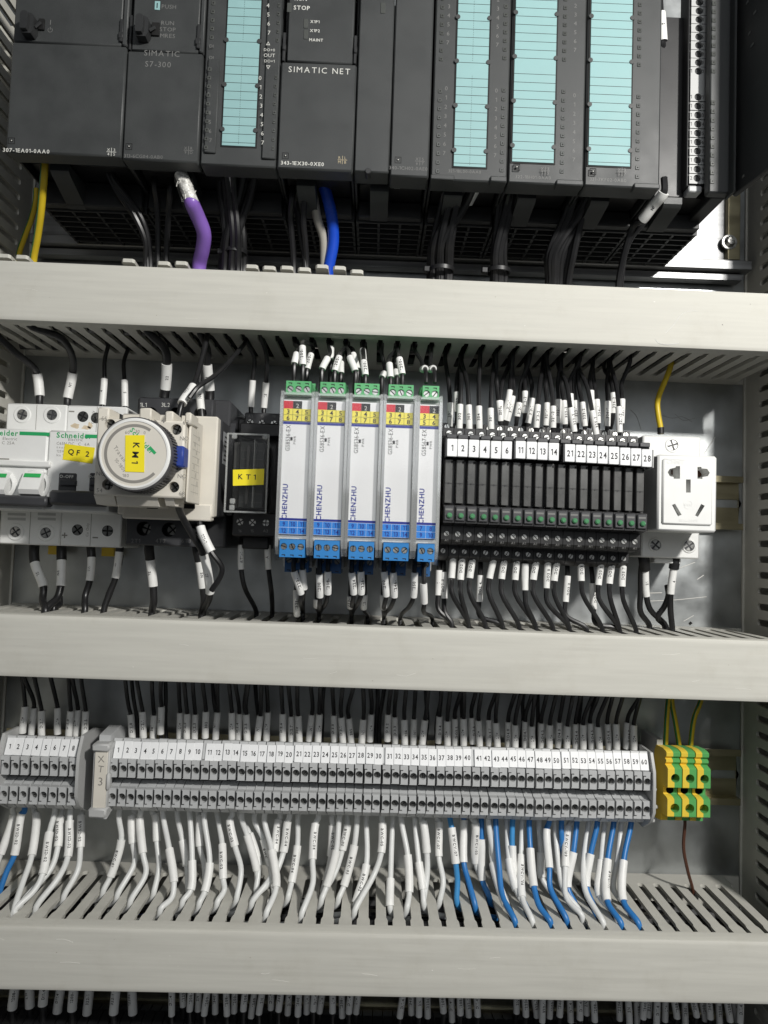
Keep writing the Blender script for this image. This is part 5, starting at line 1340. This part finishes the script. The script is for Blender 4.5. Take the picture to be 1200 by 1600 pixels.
def lowwire(pts, D, r, rs, s, tx, label, boot=0, last=None):
    q = [L1_(*p) for p in pts]; inn = drop(q[-1][0], q[-1][1], Z2T - 2.2, P2, T2, 1, 26, 72)
    path = []
    for k, p in enumerate(q[:-1]):
        f = k / (len(q) - 1); path.append(P3(*p, D + (inn[0][1] - D) * f * .7))
    path = [(path[0][0], D - 2, path[0][2] + 6)] + path + inn
    return wire(path, r, 'wire_black', label, sleeves=[(s + 1, s + 2, tx, rs, True)], boot=[(0, s + 1, rs * 1.05)] if boot else None, nseg=12)
lowwire([(190, 895), (192, 985), (240, 1120), (235, 1190), (205, 1262)], 34, 2.1, 2.75, 1, '2L', 'thick black wire with sleeve 2L below the end breaker', 1)
lowwire([(340, 890), (340, 972), (335, 1115), (315, 1180), (255, 1262)], 34, 2.1, 2.75, 1, '2N', 'thick black wire with sleeve below the end breaker, nearer QF2', 1)
lowwire([(335, 1120), (328, 1170), (327, 1215), (325, 1255)], 30, 1.9, 1.95, 0, '', 'short black wire hanging below the end breaker')
lowwire([(500, 880), (505, 955), (495, 1085), (470, 1170), (430, 1262)], 36, 1.9, 2.4, 1, '111', 'black wire below the plus pole of breaker QF2', 1)
lowwire([(662, 885), (658, 925), (636, 1070), (600, 1160), (535, 1262)], 38, 1.8, 2.3, 1, '11', 'black wire below the minus pole of breaker QF2', 1)
lowwire([(660, 1000), (640, 1075), (612, 1150), (575, 1262)], 34, 1.4, 1.45, 0, '', 'second thin black wire below the minus pole of breaker QF2')
lowwire([(822, 898), (828, 968), (845, 1115), (848, 1200), (810, 1275)], 54, 2.1, 2.7, 1, '2L', 'black wire with sleeve below the first contactor pole', 1)
lowwire([(1085, 900), (1100, 978), (1120, 1125), (1125, 1200), (1095, 1285)], 52, 2.0, 2.6, 1, '5N', 'black wire with sleeve below the last contactor pole', 1)
lowwire([(982, 640), (1000, 720), (1060, 830), (1122, 940), (1158, 1150), (1162, 1285)], 104, 1.9, 2.5, 3, '17', 'long black wire falling from the timer block across the contactor')
p = [P3(*L1_(*q), d) for q, d in (((1105, 740), 84), ((1105, 788), 86), ((1165, 925), 88), ((1222, 1010), 86), ((1215, 1060), 84), ((1165, 1140), 82))]
wire([(p[0][0], 80, p[0][2] + 5)] + p, 1.55, 'wire_black', 'black wire looping below the timer block with slanting sleeve', sleeves=[(2, 3, '111-1', 2.5, True)])
for n, (a, b, c, d, e, f, lab) in enumerate(((180, 795, 180, 915, 195, 1000, 'black wire below terminal sixteen of the timer relay'), (310, 795, 315, 915, 328, 1020, 'black wire below terminal A2 of the timer relay'))):
    u, v, w = RG(a, b), RG(c, d), RG(e, f); k = RG(238 if n == 0 else 300, 1145)
    inn = drop(*k, Z2T - 2.2, P2, T2, 1, 26, 70)
    wire([(at(*u, 46)[0], 44, at(*u, 46)[1] + 8), P3(*u, 46), P3(*v, 46), P3(*w, 46), ] + inn, 1.45, 'wire_black', lab, sleeves=[(1, 2, 'KT1-1' if n == 0 else 'A', 1.95, False)])

# ---- socket wires
wire([(snap(at(1040, 560, 45)[0], P1), 38, zsl + 10), (snap(at(1040, 560, 45)[0], P1), 44, zsl)] + [P3(*pxm(*q), 36) for q in ((300, -60), (305, 40), (320, 125), (322, 170))], 1.7, 'wire_yellow', 'yellow earth wire into the top of the power socket', boot=[(4, 5, 2.0)], nseg=12, name='earth_wire')
for n, (pts, s, tx, lab) in enumerate((
    ([(205, 1040), (212, 1110), (222, 1295), (250, 1390), (310, 1530)], 1, '21', 'black wire with sleeve below the live pole of the socket'),
    ([(195, 1040), (185, 1110), (182, 1260), (180, 1400), (160, 1515)], -1, '', 'sleeveless black wire below the live pole of the socket'),
    ([(420, 1040), (412, 1105), (390, 1280), (390, 1400), (432, 1545)], 1, '4', 'black wire with sleeve below the neutral pole of the socket'),
    ([(375, 1290), (345, 1370), (300, 1440), (262, 1510)], -1, '', 'sleeveless black wire crossing behind the socket wires'))):
    q = [pxm(*p) for p in pts]; inn = drop(*q[-1], Z2T - 2.2, P2, T2, 1, 20, 70)
    D0 = 38 if n != 3 else 33
    path = [(at(*q[0], D0)[0], D0 - 2, at(*q[0], D0)[1] + (4 if n != 3 else 6))] + [P3(*p, D0 + (inn[0][1] - D0) * k / len(q)) for k, p in enumerate(q[:-1])] + inn
    wire(path, 1.75, 'wire_black', lab, sleeves=[(s + 1, s + 2, tx, 2.25, False)] if s > 0 else [], boot=[(0, 2, 3.3 if n == 0 else 3.0)] if s > 0 else None, nseg=12)

# ---- earth wires
E7 = S7
for n, (pts, m, lab) in enumerate((([(775, 95), (768, 180), (762, 300)], 0, 'yellow green earth wire into the earth terminals, nearest the grey strip'), ([(790, 95), (806, 190), (822, 305)], 1, 'yellow green earth wire into the middle earth terminal'), ([(912, 100), (885, 170), (868, 305)], 2, 'yellow green earth wire curving into the far earth terminal'))):
    p = [P3(*E7(*q), 30) for q in pts]
    path = [(p[0][0] + (p[0][0] - p[1][0]) * .4, 36, Z2T - H2 + 8)] + p + [(p[-1][0], 28, p[-1][2] - 6)]
    wire(path, 1.55, 'wire_yellow', lab, stripe=('wire_green', (-.75, .55, 0)), boot=[(3, 4, 2.3)], nseg=12, group='yellow green earth wires', name='earth_wire')
p = [P3(*E7(*q), d) for q, d in (((846, 625), 34), ((840, 720), 33), ((858, 820), 30), ((880, 905), 22))]
wire([(p[0][0], 34, p[0][2] + 5)] + p + [(p[-1][0] + 1, 20, p[-1][2] - 8)], 1.0, 'wire_brown', 'thin brown twisted wire hanging from the middle earth terminal')

# ---- controller row: cables hanging below the modules
T2_ = xt(.35, 400, 0); T1_ = xt(.35, 0, 0); T3_ = xt(.35, 780, 0)
def hang(f, pts, r, m, lab, D=(80, 74, 66, 60), grp=None, pre=8, **k):
    p = [f(*q) for q in pts]; n = len(p); path = []
    for i, q in enumerate(p): path.append(P3(*q, D[0] + (D[-1] - D[0]) * i / (n - 1)))
    a = path[0]; path = [(a[0], a[1], a[2] + pre)] + path
    e = path[-1]; path += [(e[0], e[1] - 2, Z1T - 4), (e[0], e[1] - 4, Z1T - 14)]
    k.setdefault('name', 'earth_wire' if 'yellow' in m else 'bundle_wire'); return wire(path, r, m, lab, group=grp, **k)
hang(T1_, [(856, 905), (882, 965), (910, 1040), (905, 1110), (890, 1180)], 4.0, 'purple', 'thick purple data cable with frayed silver shield', D=(96, 66), pre=.3, name='data_cable', nseg=16)
pc = [P3(*T1_(*q), 96) for q in ((806, 775), (826, 818), (845, 872), (862, 912))]
o = G(); path, _ = spline(pc, 4); o.tube(path, 3.5, 14)
for k in range(26):
    an = random.uniform(0, 6.28); q = path[random.randrange(2, len(path) - 2)]; dv = Vector((math.cos(an), math.sin(an) * .8, random.uniform(-.6, .6)))
    o.tube([q + dv * 3.3, q + dv * 4.0 + Vector((random.uniform(-1, 1), 0, random.uniform(-2, 1))), q + dv * 3.8 + Vector((random.uniform(-1.4, 1.4), 0, random.uniform(-4, 1)))], .2, 5)
br = o.build('shield_braid', 'braid', None)
pur = [x for x in bpy.data.objects if x.name.startswith('data_cable')][0]
mw = br.location.copy(); br.parent = pur; br.location = mw - pur.location
hang(T1_, [(200, 745), (192, 850), (182, 960), (168, 1060), (150, 1165)], 1.9, 'wire_yellow', 'yellow green earth wire below the power supply', D=(90, 62), stripe=('wire_green', (-.8, .5, 0)), nseg=12)
hang(T1_, [(160, 900), (140, 980), (110, 1060), (85, 1140)], 1.6, 'wire_yellow', 'dim yellow green wire behind, below the power supply', D=(40, 36, 30, 24), stripe=('wire_green', (-.8, .5, 0)), nseg=12)
k = 0
for pts in ([(480, 760), (520, 850), (590, 950), (640, 1040), (660, 1160)], [(500, 780), (560, 870), (630, 970), (660, 1060), (672, 1160)], [(690, 830), (700, 900), (705, 1000), (705, 1160)], [(760, 850), (755, 920), (748, 1020), (742, 1160)], [(470, 745), (540, 860), (610, 980), (650, 1080), (650, 1170)]):
    k += 1; hang(T1_, pts, 1.7, 'wire_black', 'black wire below the power supply and central unit, %s from the left' % ordinal(k), grp='black wires below power supply and central unit')
def bundle(f, top, waist, bot, n, r, lab, grp, D=(82, 60), white=None, tie=None):
    for i in range(n):
        t = (i + .5) / n; a = top[0] + (top[1] - top[0]) * t; w = waist[0] + (waist[1] - waist[0]) * ((t * 1.7) % 1); b = bot[0] + (bot[1] - bot[0]) * ((t * 1.7) % 1)
        dd = random.uniform(-7, 5)
        pts = [(a, top[2]), (a * .7 + w * .3, top[2] * .65 + waist[2] * .35 + random.uniform(-15, 15)), (w, waist[2]), (b, bot[2])]
        sl = [(1, 2, 'N1', r * 1.6, False)] if i == white else []
        hang(f, pts, r, 'wire_black', lab % ordinal(i + 1), D=(D[0] + dd, D[1] + dd * .6), grp=grp, sleeves=sl)
    if tie:
        X, Z = at(*f(*tie[:2]), D[1] + 4); g = G(); g.ring((X, D[1] + 2, Z), (0, 0, 1), tie[2] - .5, tie[2], 2.4, 20, .2); g.box(X - tie[2] - 3, X - tie[2] + 1, D[1], D[1] + 4, Z - .5, Z + 3, .5)
        g.build('cable_tie', 'black', None, tie[3], 'cable tie')
bundle(T1_, (970, 1150, 760), (1000, 1095, 1060), (985, 1100, 1180), 14, 1.95, 'black wire in the bundle below the label strip of the central unit, %s', 'bundle below the central unit', white=4, tie=(1045, 1130, 7, 'black cable tie round the bundle below the central unit'))
bundle(T2_, (845, 990, 815), (785, 880, 1080), (775, 875, 1200), 14, 2.05, 'black wire in the bundle below the input module, %s', 'bundle below the input module', D=(90, 60), white=13, tie=(830, 1210, 7.5, 'black cable tie round the bundle below the input module'))
bundle(T2_, (1085, 1160, 840), (1060, 1110, 1120), (1055, 1115, 1230), 12, 2.0, 'black wire in the bundle below the output module, %s', 'bundle below the output module', tie=(1085, 1215, 7, 'black cable tie round the bundle below the output module'))
bundle(T3_, (325, 440, 845), (215, 345, 1130), (215, 320, 1250), 14, 2.0, 'black wire in the bundle below the analogue module, %s', 'bundle below the analogue module', D=(84, 62))
hang(T3_, [(735, 860), (690, 915), (640, 980), (600, 1010), (565, 1110), (535, 1250)], 1.9, 'wire_black', 'black wire with white sleeve pulled out below the open module', D=(100, 64), sleeves=[(1, 3, 'N1', 2.9, False)])
hang(T3_, [(700, 880), (640, 1000), (590, 1060), (560, 1140), (545, 1250)], 1.7, 'wire_black', 'second black wire below the open module', D=(84, 62))
hang(T2_, [(240, 780), (255, 860), (275, 980), (300, 1060), (305, 1170)], 2.5, 'wire_grey', 'grey cable below the network module', name='cable', nseg=12)
hang(T2_, [(285, 775), (318, 880), (340, 980), (345, 1080), (322, 1215)], 3.3, 'cable_blue', 'thick blue network cable below the network module', name='network_cable', nseg=16)
k = 0
for pts in ([(185, 845), (180, 900), (195, 1020), (220, 1170)], [(160, 890), (155, 960), (160, 1060), (168, 1180)], [(215, 900), (212, 1000), (220, 1080), (225, 1170)]):
    k += 1; hang(T2_, pts, 1.7, 'wire_black', 'black wire below the network module, %s from the left' % ordinal(k), grp='black wires below the network module')
p = [P3(*T3_(*q), 88) for q in ((716, -40), (722, 60), (730, 185))]
wire([(p[0][0], 86, p[0][2] + 10)] + p + [(p[-1][0] + 1, 86, p[-1][2] - 4)], 1.7, 'wire_black', 'black wire with white sleeve inside the open module', sleeves=[(2, 3, '2', 2.6)])

# ---- sleeved wires of the bottom row
xs = [48/2, 92/2, 70, 96, 116, 141, 182, 206] + [v / 2 for v in (537,570,598,622,650,673,706,735,768,797,822,848,880,905,935,960,985,1010,1040,1068,1098,1122)] + [600 + v / 2 for v in (62,85,110,135,180,210,237,260,290,415,440,468,497,522,553,580,612,632,655,735,763,790,815,830,855,880,905,940,963,992,1015,1045,1070,1092,1115)]
for n, px in enumerate(xs):
    y0 = 1546 + px * .02; y1 = y0 + random.uniform(20, 36)
    D = 30 if n % 2 else 36; big = n < 8
    lean = random.uniform(-7, 3) if n > 30 else random.uniform(-2, 7)
    p1 = P3(px, y0 - 16, D); p2 = P3(px - lean, y1, D)
    wire([(p1[0], D + 6, Z3T - H3 + 5), p1, p2, (p2[0], D - 1, p2[2] - 4), (p2[0], D - 2, p2[2] - 12)], 1.35 if not big else 1.9, 'wire_black', 'black wire with white sleeve along the bottom edge, %s from the left' % ordinal(n + 1), group='black wires along the bottom edge',
         sleeves=[(1, 2, random.choice(['1200-', '1208-', '12206', 'L1+', '1340', '322-1', 'DI1.4', '2N']), 1.95 if not big else 2.7, False)])

# ---- wires lying inside the ducts, glimpsed through the slots as one mass
lay = {'wire_black': [(30, -68, 2.6), (46, -70, 2.6), (60, -66, 2.6), (30, -228, 2.2), (62, -232, 2.2)] + [(14 + 7.5 * k, 121 + 5.5 * (k % 3), 3.4) for k in range(9)] + [(14 + 8.4 * n, -224 - 3.5 * (n % 3), 3.6) for n in range(8)],
       'cable_blue': [(42, -229, 2.2), (20, -231, 2.0)], 'wire_white': [(54, -226, 2.2)]}
for m_, rows_ in lay.items():
    g = G()
    for D, z, rr in rows_:
        path, _ = spline([(-228 + 58 * k, D + random.uniform(-6, 6), z + random.uniform(-2, 3)) for k in range(9)], 4); g.tube(path, rr, 8)
    cn_ = {'wire_black': 'black', 'cable_blue': 'blue', 'wire_white': 'white'}[m_]
    g.build('duct_wiring', m_, None, '%s wires lying inside the ducts, glimpsed through the slots' % cn_, 'wiring', None, 'stuff')

# ---- scratches and specks on the duct lids
for n, pts in enumerate(([(697, 308), (712, 325), (750, 332), (802, 325)], [(742, 282), (785, 235), (815, 195), (860, 180), (885, 183)])):
    g = G(); p, _ = spline([P3(*R6(*q), 84.02) for q in pts], 4); g.tube(p, .16 if n == 0 else .1, 4)
    g.build('scratch', 'white', [o for o in duct1.children if o.name.startswith('lid')][0], org=ORG[duct1.name])
for d_, pts in ((duct1, ((996, 242, .35), (1120, 150, .2))), (duct2, ())):
    for x, y, rr in pts:
        q = P3(*R6(x, y), 84.0); g = G().cyl((q[0], 83.9, q[2]), (0, 1, 0), rr, .2, 8); g.build('speck', 'print_grey', [o for o in d_.children if o.name.startswith('lid')][0], org=ORG[d_.name])


for d_, zt_, h_, tl_ in ((duct1, Z1T, H1, T1), (duct2, Z2T, H2, T2), (duct3, Z3T, H3, T3)):
    lid_ = [o for o in d_.children if o.name.startswith('lid')][0]
    for n in range(16):
        x = random.uniform(-200, 205); z = zt_ - random.uniform(4, h_ - 4)
        if n % 2:
            L_ = random.uniform(2, 11); g = G(); p, _ = spline([(x, 84.0, z), (x + L_ * .5, 84.0, z + random.uniform(-.5, .5)), (x + L_, 84.0, z + random.uniform(-1.5, 1.5))], 3); g.tube(p, random.uniform(.04, .09), 4)
            g.build('scuff', 'scuff_light', lid_, org=ORG[d_.name])
        else:
            rr = random.uniform(.12, .38); g = G().prism([(x + rr * random.uniform(.6, 1.6) * math.cos(t), z + rr * random.uniform(.5, 1) * math.sin(t)) for t in [k * .9 for k in range(7)]], 83.95, 84.03, 'd')
            g.build('scuff', random.choice(['scuff_dark', 'scuff_light']), lid_, org=ORG[d_.name])
# ---- scratches and pencil marks on the bare plate beside the socket
plate_ = bpy.data.objects['mounting_plate']; ORG[plate_.name] = (0, -1, -430)
SK = lambda x, y: pxm(x, y)
for n, (pts, m_, rr) in enumerate(([[(230, 1330), (420, 1322), (640, 1300)], 'scuff_light', .22], [[(215, 1275), (330, 1272)], 'scuff_light', .3], [[(455, 1100), (560, 1060)], 'scuff_light', .25], [[(575, 1180), (620, 1150)], 'scuff_light', .25], [[(480, 1470), (550, 1430)], 'scuff_light', .2],
        [[(330, 40), (400, 60), (470, 50), (540, 85)], 'print_grey', .14], [[(420, 30), (480, 75), (560, 60)], 'print_grey', .12], [[(110, 0), (150, 40), (185, 140)], 'print_grey', .16], [[(620, 310), (700, 190)], 'scuff_light', .2], [[(520, 1490), (535, 1478)], 'void', .9])):
    p, _ = spline([(at(*SK(*q), 0)[0], 0.06, at(*SK(*q), 0)[1]) for q in pts], 4); g = G().tube(p, rr, 5)
    o = g.build('plate_mark', m_, plate_, org=ORG[plate_.name])
